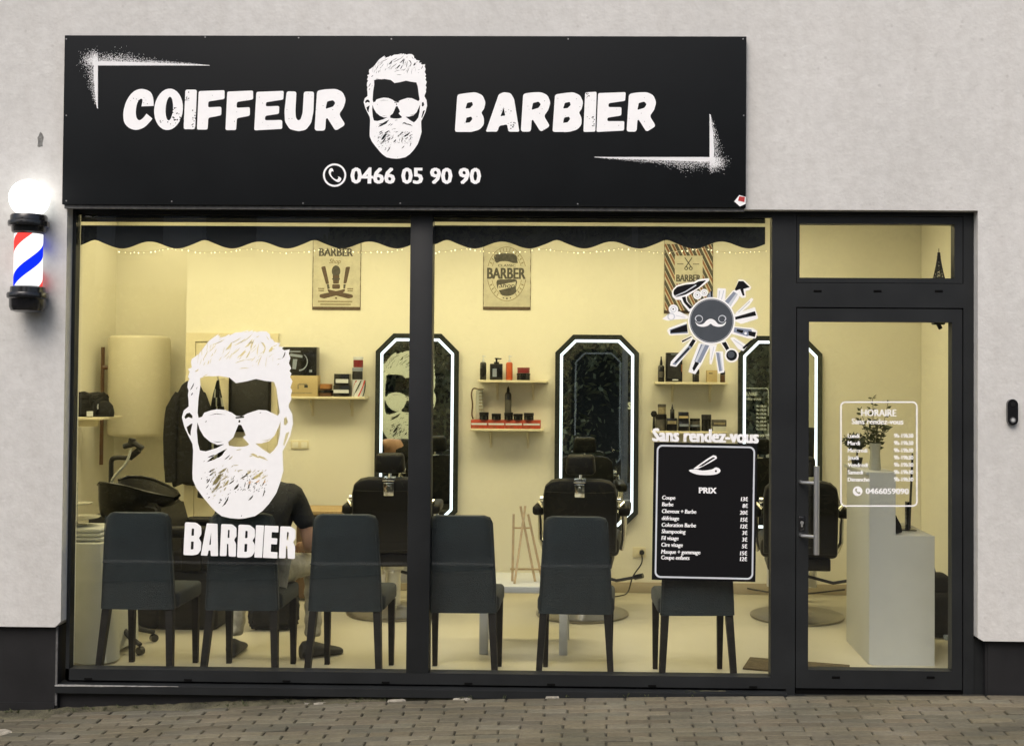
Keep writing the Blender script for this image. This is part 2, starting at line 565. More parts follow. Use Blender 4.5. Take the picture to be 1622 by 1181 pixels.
        for gset in groups:
            V0, E0, sets = [], [], []
            for dx, dz in shifts:
                st_ = []
                for l in gset:
                    q = [(p[0]+dx, p[1]+dz) for p in l]
                    k = len(V0); V0 += [Vector(p) for p in q]; E0 += [(k+i, k+(i+1) % len(q)) for i in range(len(q))]
                    st_.append((q, min(p[0] for p in q), max(p[0] for p in q)))
                sets.append(st_)
            V, _, Tn, *_r = delaunay_2d_cdt(V0, E0, [], 0, 1e-6)
            vv, ed = {}, set()
            def g(i, back):
                if (i, back) not in vv: vv[(i, back)] = s.bm.verts.new((V[i].x, y+(th if back else 0), V[i].y))
                return vv[(i, back)]
            for t in Tn:
                c = (sum(V[i].x for i in t)/3, sum(V[i].y for i in t)/3)
                if not any(sum(inside(c, q) for q, a_, c_ in st_ if a_ <= c[0] <= c_) % 2 for st_ in sets): continue
                q = list(t); A, B, C = (V[i] for i in q)
                ar = (B.x-A.x)*(C.y-A.y)-(B.y-A.y)*(C.x-A.x)
                if abs(ar) < 1e-13: continue
                if ar < 0: q = q[::-1]
                f = s.bm.faces.new([g(i, False) for i in q]); f.material_index = s.mi
                for k in range(3): ed.add((q[k], q[(k+1) % 3]))
            for a_, b_ in ed:
                if (b_, a_) not in ed:
                    f = s.bm.faces.new((g(b_, False), g(a_, False), g(a_, True), g(b_, True))); f.material_index = s.mi
        return s
    def xform(s, mtx):
        s.bm.transform(mtx)
        return s

ORG = {}
def build(name, mb, mats, parent=None, sm=35, label=None, kind=None):
    me = bpy.data.meshes.new(name)
    bm = mb.bm if isinstance(mb, MB) else mb
    o = bpy.data.objects.new(name, me)
    COL.objects.link(o)
    if parent is not None:
        o.parent = parent
        ORG[o] = ORG[parent]
        bm.transform(Matrix.Translation(-ORG[parent]))
    else:
        ORG[o] = Vector((0, 0, 0))
    bm.to_mesh(me)
    bm.free()
    for m in (mats if isinstance(mats, (list, tuple)) else [mats]):
        me.materials.append(M[m] if isinstance(m, str) else m)
    if sm:
        me.polygons.foreach_set('use_smooth', [True]*len(me.polygons))
        me.set_sharp_from_angle(angle=R_(sm))
    if label: o['label'] = label
    if kind: o['kind'] = kind
    return o

def T(name, label, cat, loc=(0, 0, 0), group=None):
    o = bpy.data.objects.new(name, None)
    o.empty_display_size = .1
    COL.objects.link(o)
    o.location = loc
    ORG[o] = Vector(loc)
    o['label'] = label; o['category'] = cat
    if group: o['group'] = group
    return o

def single(name, mb, mats, label, cat, loc=(0, 0, 0), group=None, sm=35):
    """a thing that is one mesh, its origin at loc"""
    mb.bm.transform(Matrix.Translation(-Vector(loc)))
    o = build(name, mb, mats, None, sm)
    o.location = loc
    ORG[o] = Vector(loc)
    o['label'] = label; o['category'] = cat
    if group: o['group'] = group
    return o

def dup(root, loc, rotz, label, group=None):
    r = root.copy(); COL.objects.link(r)
    r.location = loc; r.rotation_euler = (0, 0, rotz)
    r['label'] = label
    if group: r['group'] = group
    for ch in list(root.children):
        c = ch.copy(); COL.objects.link(c); c.parent = r
        for g in ch.children:
            d = g.copy(); COL.objects.link(d); d.parent = c
    return r

def rotY(mb, ang, c):
    mb.bm.transform(Matrix.Translation(c) @ Matrix.Rotation(ang, 4, 'Y') @ Matrix.Translation(-Vector(c)))
    return mb
# ------------------------------------------------------------------ printed shapes, traced from the photograph
def zoomer(ox, oy, s, m):
    return lambda x, y: m(ox+x/s, oy+y/s)
def pol(f, pts, n=0, r=0):
    q = [f(*p) for p in pts]
    if n: q = smooth(q, n)
    if r: q = rnd(q, r)
    return q

def face_layers(m):
    """bearded man with sunglasses, stencil print; m maps window pixels to (X,Z)"""
    A = zoomer(270, 510, 7.381, m)
    B = zoomer(270, 640, 5.905, m)
    rr = random.Random(11)
    L = []
    out = [B(*p) for p in ((170, 20), (125, 58), (106, 120), (130, 215), (165, 290), (205, 370), (212, 430), (205, 640), (207, 700), (240, 780), (300, 862), (372, 950), (420, 1000), (480, 1045), (560, 1064), (640, 1070), (700, 1065), (790, 1045), (862, 995), (922, 930), (990, 830), (1030, 720), (1056, 620), (1050, 530), (1048, 440), (1075, 390), (1120, 290), (1146, 180), (1138, 90), (1105, 30))]
    out += [A(*p) for p in ((1385, 960), (1412, 900), (1408, 850), (1422, 800), (1402, 765), (1426, 690), (1398, 640), (1414, 600), (1390, 570), (1412, 540), (1384, 480), (1402, 420), (1383, 370), (1393, 318), (1330, 330), (1300, 308), (1325, 292), (1262, 285), (1285, 246), (1215, 232), (1196, 205), (1170, 190), (1160, 140), (1120, 108), (1060, 104), (1010, 118), (985, 104), (960, 118), (962, 92), (905, 116), (912, 92), (830, 116), (760, 120), (690, 158), (690, 138), (640, 168), (600, 178), (560, 186), (585, 165), (552, 158), (570, 134), (500, 182), (455, 215), (425, 250), (380, 312), (330, 372), (300, 395), (248, 432), (240, 470), (250, 530), (204, 548), (226, 580), (204, 640), (224, 665), (205, 700), (198, 760), (212, 800), (204, 850), (212, 920))]
    L.append((0, out))
    def neg(pts): L.append((None, pts))
    neg([A(*p) for p in ((345, 655), (400, 636), (440, 630), (500, 634), (560, 628), (640, 640), (690, 648), (765, 713), (880, 694), (1000, 664), (1100, 686), (1212, 700), (1240, 780), (1268, 990), (1280, 1060), (1252, 1092), (1200, 1066), (1120, 1030), (1030, 1024), (900, 1066), (832, 1102), (770, 1096), (720, 1060), (640, 1026), (540, 1018), (470, 1032), (395, 1058), (370, 1104), (328, 1118), (317, 1060), (326, 900), (350, 740))])
    neg([B(*p) for p in ((606, 120), (690, 110), (688, 126), (612, 134))])
    neg([B(*p) for p in ((640, 145), (654, 152), (650, 172), (634, 168))])
    neg([B(*p) for p in ((636, 190), (662, 194), (690, 250), (704, 290), (682, 302), (685, 318), (735, 372), (722, 386), (690, 394), (650, 398), (600, 396), (545, 386), (540, 352), (586, 312), (614, 244))])
    neg([B(*p) for p in ((252, 168), (246, 250), (256, 360), (274, 430), (330, 440), (430, 410), (502, 372), (440, 380), (372, 352), (312, 300), (274, 236))])
    neg([B(*p) for p in ((1032, 158), (1024, 280), (1002, 380), (966, 430), (930, 462), (862, 420), (792, 366), (850, 366), (922, 344), (974, 292), (1004, 226))])
    neg([B(*p) for p in ((130, 118), (150, 86), (180, 78), (206, 108), (204, 132), (168, 120), (138, 138))])
    neg([B(*p) for p in ((150, 214), (186, 186), (206, 178), (190, 250), (188, 296), (166, 268))])
    neg([B(*p) for p in ((1062, 132), (1084, 116), (1100, 168), (1078, 196), (1060, 190))])
    neg([B(*p) for p in ((1080, 270), (1112, 256), (1088, 330), (1062, 392), (1054, 372))])
    for pts in (((352, 104), (430, 86), (528, 98), (430, 92)), ((396, 346), (440, 351), (500, 346), (440, 357)), ((850, 340), (905, 334), (950, 312), (908, 342)), ((320, 168), (340, 150), (336, 164)), ((830, 80), (850, 74), (840, 84))):
        neg([B(*p) for p in pts])
    def sliver(f, x0, y0, x1, y1, w, bend=0.0):
        dx, dy = x1-x0, y1-y0
        w *= .6 if f is A else .8
        l = math.hypot(dx, dy) or 1
        nx, ny = -dy/l, dx/l
        cx, cy = (x0+x1)/2+nx*bend, (y0+y1)/2+ny*bend
        q = [(x0, y0), (cx+nx*w/2-dx*.18, cy+ny*w/2-dy*.18), (cx+nx*w/2+dx*.2, cy+ny*w/2+dy*.2), (x1, y1), (cx-nx*w/2+dx*.1, cy-ny*w/2+dy*.1), (cx-nx*w/2-dx*.25, cy-ny*w/2-dy*.25)]
        neg([f(*p) for p in q])
    # hair locks
    for h in ((470, 270, 640, 196, 16, 8), (375, 440, 440, 320, 16, 6), (430, 360, 540, 250, 12, 8), (640, 330, 720, 232, 42, 10), (690, 250, 830, 175, 16, 8), (730, 278, 880, 190, 18, 8), (830, 240, 965, 128, 14, 8), (850, 126, 910, 104, 10, 0), (610, 420, 700, 330, 14, 6), (640, 440, 690, 380, 10, 4), (700, 390, 820, 290, 16, 8), (800, 410, 880, 320, 40, 6), (860, 300, 960, 190, 34, 14), (875, 430, 930, 330, 26, 6), (940, 330, 985, 190, 30, -10), (750, 485, 900, 440, 14, -8), (880, 445, 985, 428, 12, 0), (800, 545, 925, 538, 14, -4), (1015, 400, 1040, 230, 18, -8), (1050, 230, 1110, 330, 30, -16), (1075, 380, 1110, 280, 24, 6), (1020, 520, 1075, 380, 18, -6), (1115, 540, 1140, 360, 9, -8), (1150, 350, 1190, 280, 50, 8), (1190, 290, 1255, 262, 14, 0), (1300, 430, 1340, 340, 20, 10), (1235, 438, 1300, 425, 10, 0), (1000, 180, 1040, 160, 14, 0), (1120, 150, 1160, 215, 12, 6), (430, 500, 450, 440, 20, 4), (475, 400, 500, 370, 14, 0), (280, 580, 330, 545, 22, 6), (225, 800, 275, 705, 20, 6), (240, 860, 262, 820, 20, 0), (300, 790, 315, 750, 10, 0), (560, 210, 600, 196, 8, 0), (960, 520, 965, 495, 8, 0), (1245, 505, 1275, 480, 10, 0), (1195, 470, 1200, 390, 6, 0), (370, 640, 440, 604, 12, 2)):
        sliver(A, *h)
    for i in range(46):
        t = rr.random(); x, y = 300+t*860, rr.uniform(150, 470)+abs(t-.5)*120
        a = 1.1-.9*(t-.35)+rr.uniform(-.25, .25); l = rr.uniform(40, 120)
        x2, y2 = x+l*math.cos(a), y-l*math.sin(a)
        if y2 > 150+260*abs(t-.5) and y < 560: sliver(A, x, y, x2, y2, rr.uniform(7, 13), rr.uniform(-6, 6))
    # moustache and beard
    for h in ((338, 540, 530, 412, 40, 6), (345, 500, 420, 470, 14, 0), (420, 505, 500, 450, 22, 4), (500, 520, 560, 470, 10, 2), (540, 520, 585, 480, 12, 2), (610, 428, 670, 420, 9, 0), (585, 570, 640, 566, 9, 2), (745, 465, 830, 505, 26, -8), (800, 490, 915, 528, 22, -10), (735, 490, 770, 480, 10, 0), (440, 650, 530, 590, 24, 4), (355, 635, 420, 598, 18, 2), (360, 670, 410, 625, 16, 3), (390, 760, 470, 640, 44, 8), (430, 690, 500, 640, 20, 2), (395, 815, 470, 715, 26, 5), (470, 715, 540, 660, 14, 3), (335, 740, 370, 690, 14, 3), (330, 790, 360, 750, 10, 0), (500, 770, 545, 700, 22, 4), (540, 750, 600, 700, 14, 4), (590, 800, 640, 740, 24, 4), (620, 625, 680, 612, 10, 0), (450, 790, 480, 760, 14, 0), (500, 800, 525, 770, 12, 0), (480, 960, 545, 856, 18, 8), (450, 930, 470, 905, 12, 0), (350, 880, 370, 860, 10, 0), (400, 860, 425, 845, 10, 0), (380, 825, 410, 800, 14, 0), (725, 900, 775, 845, 16, 5), (650, 700, 720, 650, 16, 4), (700, 660, 760, 620, 20, 2), (760, 700, 850, 640, 34, 6), (820, 660, 870, 625, 22, 2), (850, 700, 900, 660, 16, 0), (720, 800, 745, 700, 16, 4), (690, 780, 700, 720, 10, 2), (780, 745, 840, 700, 16, 3), (850, 770, 890, 690, 14, 4), (860, 870, 880, 790, 12, 4), (660, 1050, 668, 1035, 8, 0)):
        sliver(B, *h)
    for i in range(190):
        x, y = (rr.gauss(470, 80), rr.gauss(730, 80)) if i < 110 else (rr.uniform(660, 900), rr.uniform(620, 830))
        a = rr.uniform(.5, 1.3)
        l = rr.uniform(10, 34)
        sliver(B, x, y, x+l*math.cos(a), y-l*math.sin(a), rr.uniform(4, 8), rr.uniform(-3, 3))
    return L

def phone_icon(cx, cy, r, m, solid=False):
    f = lambda x, y: m(cx+x*r, cy+y*r)
    hs = smooth([(-.42, -.52), (-.2, -.58), (-.1, -.3), (-.24, -.14), (.12, .24), (.3, .12), (.56, .26), (.5, .5), (.26, .6), (-.2, .3), (-.5, -.16)], 3)
    if solid:
        return [(0, [f(*p) for p in ell(0, 0, 1, 1)]), (None, [f(*p) for p in hs])]
    return [(0, [f(*p) for p in ell(0, 0, 1, 1)]), (None, [f(*p) for p in ell(0, 0, .84, .84)]), (0, [f(*p) for p in hs]), (None, [f(x*.6-.02, y*.6+.02) for x, y in hs])]

def specks(f, L, x0, x1, y0, y1, n, s, seed):
    r = random.Random(seed)
    for _ in range(n):
        x, y = r.uniform(x0, x1), r.uniform(y0, y1)
        k = r.uniform(.5, 1)*s
        L.append((None, [f(x+k*r.uniform(.6, 1.2)*math.cos(a), y+k*r.uniform(.6, 1.2)*math.sin(a)) for a in (0, 1.3, 2.6, 3.9, 5.2)]))

# ------------------------------------------------------------------ the building
shop = T('shop_building', 'pale grey rendered shop building with a dark framed glass front', 'building', (0, 0, 0))
XL, XR = -2.945, 2.05            # the opening
w = MB()
prof = [(-8.0, .335), (XL-.03, .335), (XL, .365), (XL, 2.645), (XR, 2.645), (XR, .335), (XR+.03, .318), (8.0, .318), (8.0, 5.2), (-8.0, 5.2)]
w.prism(prof, -.07, .10)
build('facade_wall', w, 'plaster', shop, sm=0)
c = MB()
cx, cz = at(64, 222, -.07)
c.prism([(cx+a*.022*random.uniform(.5, 1.15), cz+b*.05*random.uniform(.7, 1.1)) for a, b in ell(0, 0, 1, 1, 13)], -.0712, -.069)
build('render_damage', c, 'chip', shop, sm=0)
for x0, x1 in ((-8.0, -2.985), (2.115, 8.0)):
    p = MB()
    p.box(x0, x1, -.035, .09, -.6, .334 if x0 < 0 else .317)
    p.box(x0 if x0 < 0 else x0-.012, x1+.012 if x0 < 0 else x1, -.030, .085, -.6, .33 if x0 < 0 else .314)
    p.box(x0, x1, -.041, -.0352, -.6, -.085 if x0 < 0 else -.2)
    o = build('plinth', p, 'anth2', shop, sm=0)
    if x0 < 0:
        q = MB(); q.box(-2.9849, -2.974, -.0365, -.03, -.10, .33); build('joint_strip', q, 'joint', o, sm=0)
q = MB(); q.box(-2.984, 2.114, -.004, .10, -.6, -.034); build('plinth', q, 'anth2', shop, sm=0)

iw = lambda name, *b: build(name, MB().box(*b), 'iwall', shop, sm=0)
iw('interior_wall', -3.34, 2.56, 2.94, 3.06, 0, 3.1)
iw('interior_wall', -4.40, -4.25, .101, 3.9, 0, 3.1)
iw('interior_wall', -4.25, -3.22, 3.75, 3.9, 0, 3.1)
iw('interior_wall', -3.339, -3.22, 3.061, 3.75, 0, 3.1)
iw('interior_wall', 2.561, 2.72, .101, 3.06, 0, 3.1)
iw('interior_wall', -4.4, XL-.001, .1005, .112, 0, 3.1)
iw('interior_wall', XR+.001, 2.72, .1005, .112, 0, 3.1)
iw('interior_wall', XL, XR, .1005, .112, 2.66, 3.1)
s = MB(); s.box(-2.66, 2.545, 2.926, 2.939, .001, .085, .003); build('skirting_board', s, 'skirt', shop)
s = MB(); s.box(2.547, 2.560, .12, 2.925, .001, .085, .003); build('skirting_board', s, 'skirt', shop)
st = build('ceiling', MB().box(-4.5, 2.8, -.06, 4.0, 3.101, 3.3), 'ceil', None, sm=0); st['kind'] = 'structure'

# --- fixed glazing
sf = MB()
sf.box(XL, 1.03, .0, .085, 2.622, 2.644)
sf.box(XL, -2.925, .0, .052, .0305, 2.622)
sf.box(XL, .945, .0, .085, .0305, .092)
sf.box(-2.925, .945, .004, .035, 2.612, 2.622)       # glazing bead shadow line
front = build('shopfront_window', sf, 'anth', shop, sm=0)
m_ = MB(); m_.box(-1.055, -.930, -.002, .085, .092, 2.622, .003); build('mullion', m_, 'anth', front)
for x0, x1 in ((-2.925, -1.055), (-.930, .945)):
    g = MB(); g.box(x0, x1, .040, .046, .092, 2.622); build('glass_pane', g, 'glass', front, sm=0)
sl = MB()
sl.hexa([(-2.983, -.045, -.030), (1.03, -.045, -.030), (1.03, .08, -.030), (-2.983, .08, -.030), (-2.983, -.045, .012), (1.03, -.045, .012), (1.03, .08, .024), (-2.983, .08, .024)])
sl.mi = 1
sl.prism([(-2.983, .0065), (-2.86, .0078), (-2.74, .0072), (-2.63, .0098), (-2.5, .0105), (-2.42, .0118), (-2.36, .0124), (-2.30, .0128), (-2.983, .0135)], -.0462, -.012)
build('window_sill', sl, ['anth', 'worn'], front, sm=0)
for px, py in ((140, 1069), (298, 1070), (454, 1073), (611, 1071), (742, 1076), (873, 1077), (1033, 1079), (1193, 1082)):
    X, Z = at(px, py, 0)
    wc = MB(); wc.box(X-.022, X+.022, -.004, 0.001, .034, .044, .002); build('drain_cap', wc, 'gap', front)
gk = MB(); gk.box(XL, 1.03, .012, .08, .0242, .0303); build('gasket', gk, 'gap', front, sm=0)

# --- door frame, transom and door
df = MB()
df.box(1.03, XR, .0, .085, 2.622, 2.644)
df.box(.945, 1.03, -.001, .085, .0305, 2.622)
df.box(1.03, 1.0785, .0, .085, .0, 2.622)
df.box(1.9935, XR, .0, .085, .0, 2.622)
df.box(1.0785, 1.9935, .0, .085, 2.119, 2.252)
df.box(XR, 2.112, .012, .085, -.02, .31)
dfo = build('door_frame', df, 'anth', shop, sm=0)
tr = MB()
tr.box(1.082, 1.990, .004, .07, 2.255, 2.281)
tr.box(1.082, 1.990, .004, .07, 2.579, 2.619)
tr.box(1.082, 1.097, .004, .07, 2.281, 2.579)
tr.box(1.945, 1.990, .004, .07, 2.281, 2.579)
build('transom_sash', tr, 'anth', dfo, sm=0)
build('glass_pane', MB().box(1.097, 1.945, .040, .046, 2.281, 2.579), 'glass', dfo, sm=0)
bk = MB(); bk.box(1.079, 1.993, .05, .07, 2.2525, 2.2548); bk.box(1.0788, 1.0815, .05, .07, 2.252, 2.621); bk.box(1.9903, 1.9932, .05, .07, 2.252, 2.621)
bk.box(1.0788, 1.0840, .05, .08, .03, 2.118); bk.box(1.9878, 1.9932, .05, .08, .03, 2.118); bk.box(1.084, 1.9878, .05, .08, 2.1125, 2.1188)
for px in (1295, 1390, 1487):
    X, Z = at(px, 461, 0); wc = MB(); wc.box(X-.022, X+.022, -.003, .001, Z-.006, Z+.006, .002); build('drain_cap', wc, 'gap', dfo)
build('gasket', bk, 'gap', dfo)
ledge = MB(); ledge.box(1.08, 1.99, .0855, .19, 2.240, 2.252, .002); build('inner_ledge', ledge, 'anth', dfo)
th = MB(); th.box(1.03, 2.112, -.02, .085, -.035, -.0002); build('threshold', th, 'anth', dfo, sm=0)
dr = MB()
dr.box(1.084, 1.150, .002, .075, .036, 2.112)
dr.box(1.932, 1.9875, .002, .075, .036, 2.112)
dr.box(1.150, 1.932, .002, .075, 2.040, 2.112)
dr.box(1.150, 1.932, .002, .075, .036, .136)
door = build('door', dr, 'anth', shop, sm=0, label='dark framed glass entrance door')
build('glass_pane', MB().box(1.150, 1.932, .040, .046, .136, 2.040), 'glass', door, sm=0)
h = MB()
hx, hz0 = at(1293, 878, -.085); _, hz1 = at(1293, 738, -.085)
h.tube([(hx, -.085, hz0), (hx, -.085, hz1)], .0155, 16)
for py in (763, 847):
    X, Z = at(1268, py, .0)
    h.tube([(X, .003, Z), (X+.004, -.03, Z), (hx, -.085, Z+.002)], .0095, 12)
build('handle', h, 'steel', door)
k = MB()
X, Z = at(1270, 829, .0)
k.box(X-.017, X+.017, -.004, .002, Z-.04, Z+.04, .004)
k.mi = 1
k.tube([(X, -.009, Z+.006), (X, -.003, Z+.006)], .010, 14); k.box(X-.005, X+.005, -.0085, -.003, Z-.016, Z+.004, .001)
build('lock', k, ['bplastic', 'steel'], door)
for px in (1324, 1474):
    X, Z = at(px, 1072, .002); dc = MB(); dc.box(X-.022, X+.022, -.002, .003, Z-.006, Z+.006, .002); build('drain_cap', dc, 'gap', door)
dc = MB(); dc.box(1.085, 1.987, .012, .07, .002, .0358); build('door_light_block', dc, 'gap', door)  # added block, stops room light leaking out under the door
X, Z = at(1487, 514, .1)
cl = MB(); cl.box(X-.035, X+.03, .076, .13, Z+.0, Z+.045, .006); cl.tube([(X, .11, Z+.004), (X+.015, .12, Z-.02)], .012, 10); build('door_closer', cl, 'bmatte', door)

# ------------------------------------------------------------------ the sign over the window
SY = -.11
sg = lambda x, y: at(x, y, SY-.001)
sign = T('shop_sign', 'wide black sign board with white lettering and bearded face fixed above the shop window', 'sign', (-1.085, -.07, 2.65))
b = MB(); b.box(-2.957, .786, SY, -.0705, 2.651, 3.583, .0015); build('board', b, 'sign', sign)
b = MB(); b.box(-2.950, .780, -.095, -.0706, 2.6305, 2.6505); build('edge_rail', b, 'joint', sign, sm=0)
C1 = zoomer(180, 120, 4.268, sg); C2 = zoomer(700, 120, 4.506, sg)
E_ = [(965, 110), (1150, 103), (1147, 162), (1030, 180), (1028, 208), (1120, 205), (1118, 258), (1025, 272), (1022, 302), (1140, 300), (1140, 360), (950, 370)]
F_ = [(575, 105), (750, 98), (750, 158), (640, 175), (638, 215), (728, 210), (728, 268), (640, 285), (635, 365), (563, 365)]
RO = [(580, 130), (640, 120), (710, 118), (755, 140), (775, 190), (760, 245), (728, 288), (772, 360), (705, 402), (650, 315), (640, 320), (635, 400), (563, 400)]
RH = [(650, 195), (690, 185), (706, 205), (690, 230), (640, 245)]
sh = lambda pts, dx, dy=0: [(x+dx, y+dy) for x, y in pts]
let1 = []
let1.append((0, pol(C1, smooth([(270, 205), (267, 150), (245, 108), (190, 90), (135, 108), (90, 165), (67, 240), (70, 310), (100, 350), (150, 367), (205, 350), (245, 312), (262, 290)], 3, False)+smooth([(222, 257), (200, 285), (175, 302), (155, 285), (150, 240), (160, 185), (180, 158), (195, 165), (188, 208)], 3, False))))
let1.append((0, [C1(x-(y-228)*.06, y) for x, y in ell(371, 228, 97, 140, 30)]))
let1.append((None, [C1(x-(y-228)*.06, y) for x, y in ell(376, 223, 25, 80, 22)]))
let1.append((0, pol(C1, rnd([(485, 95), (563, 95), (551, 362), (473, 362)], 14))))
let1.append((0, pol(C1, rnd(F_, 12)))); let1.append((0, pol(C1, rnd(sh(F_, 193, 3), 12)))); let1.append((0, pol(C1, rnd(E_, 12))))
let1.append((0, pol(C1, rnd([(1170, 106), (1236, 108), (1229, 240), (1232, 285), (1246, 304), (1264, 296), (1278, 250), (1286, 108), (1355, 108), (1351, 240), (1336, 320), (1300, 366), (1250, 376), (1190, 362), (1158, 312), (1155, 240)], 16))))
let1.append((0, pol(C1, rnd(sh(RO, 795, -28), 20)))); let1.append((None, pol(C1, rnd(sh(RH, 793, -20), 8))))
specks(C1, let1, 400, 460, 210, 300, 16, 7, 1); specks(C1, let1, 480, 510, 105, 170, 9, 6, 2); specks(C1, let1, 530, 555, 230, 350, 14, 6, 3); specks(C1, let1, 300, 440, 300, 340, 8, 5, 4); specks(C1, let1, 600, 1540, 120, 350, 40, 3.4, 5); specks(C1, let1, 100, 230, 110, 200, 8, 4, 6)
o = MB(); o.flat(let1, SY-.0012); build('lettering', o, 'vinyl', sign, sm=0)
let2 = []
BO = [(110, 135), (180, 124), (240, 118), (290, 140), (312, 190), (300, 240), (280, 262), (300, 300), (300, 350), (270, 385), (210, 402), (92, 402)]
for dx in (0, 697):
    let2.append((0, pol(C2, rnd(sh(BO, dx), 18))))
    let2.append((None, pol(C2, rnd(sh([(180, 195), (215, 187), (222, 210), (200, 232), (168, 235)], dx), 6))))
    let2.append((None, pol(C2, rnd(sh([(175, 300), (210, 292), (218, 310), (200, 333), (168, 338)], dx), 6))))
let2.append((0, pol(C2, rnd([(405, 135), (440, 118), (490, 125), (515, 165), (553, 400), (475, 400), (465, 348), (410, 358), (395, 400), (313, 400)], 12))))
let2.append((None, pol(C2, rnd([(440, 230), (452, 285), (418, 290)], 4))))
for dx in (0, 755):
    let2.append((0, pol(C2, rnd(sh(RO, dx), 20)))); let2.append((None, pol(C2, rnd(sh(RH, dx), 8))))
let2.append((0, pol(C2, rnd([(1022, 120), (1104, 115), (1095, 400), (1010, 402)], 12))))
let2.append((0, pol(C2, rnd([(1115, 125), (1312, 118), (1308, 180), (1190, 197), (1188, 225), (1282, 225), (1280, 285), (1182, 300), (1180, 325), (1302, 325), (1300, 392), (1103, 402)], 12))))
specks(C2, let2, 1030, 1050, 125, 160, 8, 6, 8); specks(C2, let2, 1070, 1095, 290, 385, 12, 6, 9); specks(C2, let2, 490, 530, 330, 385, 10, 7, 10); specks(C2, let2, 420, 500, 220, 290, 8, 5, 11); specks(C2, let2, 130, 1500, 140, 390, 50, 3.4, 12)
o = MB(); o.flat(let2, SY-.0012); build('lettering', o, 'vinyl', sign, sm=0)
o = MB(); o.flat(face_layers(lambda x, y: sg(576+(x-288)*101/177, 84+(y-521)*168/301)), SY-.0012); build('face_print', o, 'vinyl', sign, sm=0)
x0, z0 = sg(555, 291); x1, z1 = sg(762, 266)
o = MB(); o.flat(phone_icon(530, 277.5, 18.5, sg), SY-.0012); o.text('0466 05 90 90', 0, 0, .08, SY-.0012, .0042, box=(x0, x1, z0, z1)); build('phone_number', o, 'vinyl', sign, sm=0)
# sprayed corner marks: hard inner edge, scattered paint dots outside
for side in (0, 1):
    o = MB(); rr = random.Random(5+side)
    if side == 0: tr_ = lambda a, b: sg(155+a, 104-b)
    else: tr_ = lambda a, b: sg(1124-a*1.03, 249+b)
    core = [tr_(*p) for p in ((0, 0), (177, 0), (140, 2.2), (90, 4.2), (40, 6), (4, 7), (-6, 5), (-7, -10), (-5, -40), (-1.5, -68), (0, -66))]
    o.prism(core, SY-.0008, SY)
    for i in range(9000):
        if rr.random() < .66:
            u = rr.random()**1.5
            env = 15*(1-u)**.9*(1+.55*math.exp(-((u-.28)/.12)**2))
            a, b_ = 177*u-8*(1-u)-(abs(rr.gauss(0, 9)) if u < .08 and rr.random() < .5 else 0), abs(rr.gauss(0, .5))*env
        else:
            u = rr.random()**1.2
            if rr.random() < .3: u *= .1
            a, b_ = -abs(rr.gauss(0, .6))*17*(1-u)**.8, 8-76*u+(abs(rr.gauss(0, 7)) if u < .1 else 0)
        X, Z = tr_(a, b_)
        r0 = rr.uniform(.0006, .0017)
        yy = SY-.0009-rr.random()*.0016
        t0 = rr.uniform(0, 6)
        vs = [o.bm.verts.new((X+r0*math.cos(t0-q*1.2566), yy, Z+r0*math.sin(t0-q*1.2566))) for q in range(5)]
        o.bm.faces.new(vs)
    build('spray_mark', o, 'vinyl', sign, sm=0)
for px, py in ((105, 62), (325, 59), (473, 60), (620, 62), (900, 62), (1177, 62), (105, 183), (1178, 183), (105, 318), (272, 319), (480, 322), (634, 322), (915, 323)):
    X, Z = sg(px, py); o = MB(); o.tube([(X, SY-.002, Z), (X, SY+.002, Z)], .0042, 8); build('screw', o, 'screw', sign)
o = MB()
o.mi = 0; o.prism([sg(*p) for p in ((1163, 319), (1171, 309), (1181, 312), (1181, 323), (1172, 327))], SY-.0014, SY)
o.mi = 1; o.prism([sg(*p) for p in ((1169, 318), (1171, 311), (1180, 312), (1179, 320))], SY-.0024, SY-.0015)
build('maker_sticker', o, ['vinyl', 'red'], sign, sm=0)

# ------------------------------------------------------------------ vinyl on the glass
GY = .0368
gl = lambda x, y: at(x, y, GY)
o = MB(); o.flat(face_layers(gl), GY)
X, Z = gl(377, 672)
single('face_decal', o, 'vinyl', 'large white stencil face with sunglasses and beard stuck on the left window pane', 'window decal', (X, GY, Z), sm=0)
D = zoomer(270, 750, 3.689, gl)
L = []
WB = [(85, 282), (150, 285), (180, 308), (181, 355), (165, 375), (180, 398), (178, 445), (160, 470), (130, 476), (75, 474)]
for dx, dy in ((0, 0), (313, 14)):
    L += [(0, pol(D, rnd(sh(WB, dx, dy), 10))), (None, pol(D, rnd(sh([(125, 318), (138, 320), (137, 360), (122, 362)], dx, dy), 4))), (None, pol(D, rnd(sh([(120, 395), (136, 395), (134, 440), (118, 442)], dx, dy), 4)))]
L += [(0, pol(D, rnd([(212, 289), (275, 292), (278, 480), (236, 480), (233, 447), (222, 447), (216, 478), (177, 476)], 5))), (None, pol(D, rnd([(238, 340), (236, 414), (226, 414)], 1)))]
for dx, dy in ((0, 0), (345, 13)):
    L += [(0, pol(D, rnd(sh([(297, 293), (360, 295), (386, 315), (386, 365), (371, 385), (383, 408), (382, 484), (340, 482), (338, 410), (330, 408), (328, 480), (288, 480)], dx, dy), 8))), (None, pol(D, rnd(sh([(336, 326), (346, 328), (344, 374), (334, 374)], dx, dy), 3)))]
L += [(0, pol(D, rnd([(500, 300), (547, 302), (535, 490), (490, 488)], 4))), (0, pol(D, rnd([(551, 302), (632, 305), (630, 342), (592, 340), (590, 375), (625, 377), (622, 412), (588, 410), (586, 455), (625, 458), (624, 494), (540, 490)], 4)))]
o = MB(); o.flat(L, GY)
X, Z = gl(379, 855)
single('window_lettering', o, 'vinyl', 'bold white BARBIER lettering on the glass under the white stencil face', 'window lettering', (X, GY, Z), sm=0)

